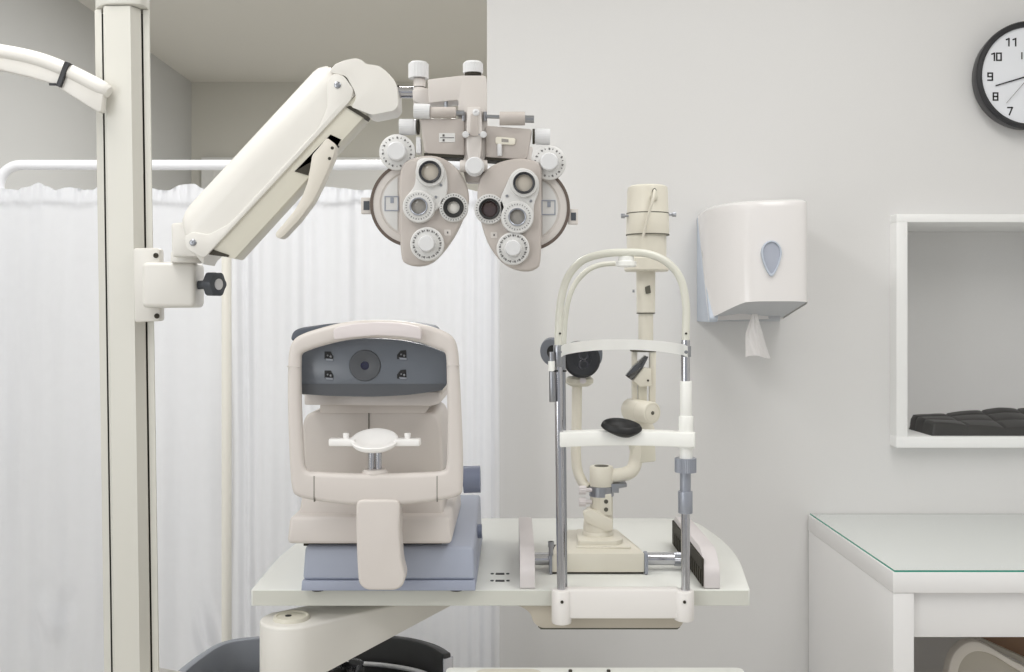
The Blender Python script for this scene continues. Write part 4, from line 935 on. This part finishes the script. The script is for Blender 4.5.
for x_, y_ in ((sx0+.03, 2.27), (sx1-.03, 2.27), (sx0+.03, 2.56), (sx1-.03, 2.56)): MB().cyl((x_, y_, 0), (x_, y_, .27), .012).build('leg', steel_m, ch)
bb = thing('brown_board', 'brown wooden board with pale edge leaning under the desk', 'board', (1.4, 2.5, 0))
bt = [(972, 634), (1040, 634), (1140, 634), (1140, 950), (1100, 950)]
e0, e1 = W(968, 634, 2.46), W(1060, 676, 2.46)
MB().prism([W(971, 637, 2.47).xz[:], W(1300, 637, 2.47).xz[:], (W(1300, 637, 2.47).x, .002), (W(1250, 637, 2.47).x, .002), W(1250, 766, 2.47).xz[:]], 2.47, 2.49).build('panel', brown_m, bb)
MB().prism([W(966, 636, 2.46).xz[:], W(977, 636, 2.46).xz[:], W(1250, 757, 2.46).xz[:], W(1250, 768, 2.46).xz[:]], 2.445, 2.472, bev=.003).build('edge_strip', shelli_m, bb)

# ------------------------------------------------------------------ tub chair behind the table
tcx = thing('tub_chair', 'dark grey leather tub chair between the curtain and the table', 'chair', (-.42, 2.05, 0))
pts = [(-.70, 1.92), (-.685, 2.05), (-.672, 2.17), (-.645, 2.265), (-.57, 2.30), (-.42, 2.32), (-.27, 2.30), (-.19, 2.25), (-.150, 2.19)]
inner = [Vector((a, b, 0)) for a, b in pts]; inner = cat(inner, 5)
ctr = Vector((-.42, 2.0, 0))
zt_c = .530
lo1, hi1 = [], []
outer = [p+(p-ctr).normalized()*.020 for p in inner]
def shell(i0, i1):
    lp = [(p.x, p.y) for p in inner[i0:i1]]+[(p.x, p.y) for p in outer[i0:i1][::-1]]
    return MB().prism(lp, .16, zt_c, 'xy', .004, 2)
k = 23
shell(0, k).build('backrest', chairlit_m, tcx, label='left half of the backrest in a lighter, lit leather tone')  # light falling on the left half is put into the leather colour
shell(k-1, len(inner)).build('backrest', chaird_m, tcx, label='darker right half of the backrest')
e = inner[-1]; f = outer[-1]
MB().prism([(e.x-.001, e.y-.006), (f.x+.004, f.y-.006), (f.x+.004, f.y+.004), (e.x-.001, e.y+.004)], .17, zt_c-.008, 'xy', .002).build('edge_trim', chrome_m, tcx)
seat = [(p.x*.985+.015*ctr.x, p.y-.004) for p in inner[6:]]
MB().prism(rpoly([(-.66, 1.86), (-.17, 1.86), (-.165, 2.17), (-.22, 2.225), (-.42, 2.27), (-.6, 2.24), (-.65, 2.15)], .04), .36, .475, 'xy', .02, 3).build('seat', chaird_m, tcx)
MB().tube(cat([(-.16, 2.18, .478), (-.21, 2.23, .479), (-.3, 2.268, .480), (-.42, 2.282, .480)], 6), .005, 10).build('seat_highlight', knobw_m, tcx)  # pale tube stands in for a bright highlight along the seat
for x_, y_ in ((-.64, 1.92), (-.2, 1.92), (-.62, 2.22), (-.22, 2.2)): MB().cyl((x_, y_, 0), (x_, y_, .365), .016).build('leg', steel_m, tcx)
def film(u, v):
    p = Vector((-.40+.085*u, 2.03+.10*v, .477+.035*v))
    q = Vector((u*5, v*5, 1.7)); return p+Vector((noise.noise(q)*.018, noise.noise(q+Vector((9, 0, 0)))*.018, .024+noise.noise(q*1.4+Vector((0, 7, 0)))*.022))
fm = mat('crumpled_film', (60, 60, 62), .12, coat=.6)
tag(MB().grid(film, 26, 26, .0006).build('plastic_film', fm, None, 20), 'crumpled dark glossy film lying on the tub chair seat', 'plastic film')

# ------------------------------------------------------------------ light
def area(name, loc, size, power, col=(1, 1, 1), rot=(0, 0, 0), sy=None):
    l = bpy.data.lights.new(name, 'AREA'); l.energy = power; l.size = size; l.color = col
    if sy: l.shape = 'RECTANGLE'; l.size_y = sy
    o = bpy.data.objects.new(name, l); C.objects.link(o); o.location = loc; o.rotation_euler = rot; return o
for lx, ly, p_ in ((-1.0, 1.5, 19), (.75, 1.35, 12), (-.9, -.1, 10), (1.1, .2, 13)):
    area('unseen_ceiling_light', (lx, ly, CZ-.02), .6, p_, (1, .995, .985), sy=1.2)
area('unseen_ceiling_light', (-.3, 3.75, CZ-.02), .6, 38, (1, .985, .955), sy=.6)  # unseen light added to brighten the far room
area('window_daylight', (LX+.03, -.35, 1.5), 1.5, 25, (.96, .98, 1), (0, -math.pi/2, 0), 1.3)
w = bpy.data.worlds.new('room_light'); bpy.context.scene.world = w; w.use_nodes = True
w.node_tree.nodes['Background'].inputs[0].default_value = (.93, .96, 1., 1)
w.node_tree.nodes['Background'].inputs[1].default_value = 0.6

# ------------------------------------------------------------------ camera
cam = bpy.data.cameras.new('camera'); cam.sensor_width = 36; cam.lens = 36*F/1024; cam.shift_y = -(336-CY)/1024
cam.clip_start = .05
co = bpy.data.objects.new('camera', cam); C.objects.link(co); co.location = (0, 0, EYE); co.rotation_euler = (math.pi/2, 0, 0)
S = bpy.context.scene; S.camera = co
S.view_settings.view_transform = 'Standard'; S.view_settings.look = 'None'; S.view_settings.gamma = 1; S.view_settings.use_curve_mapping = False
S.view_settings.exposure = -0.13
S.cycles.use_denoising = True; S.cycles.max_bounces = 10; S.cycles.diffuse_bounces = 6
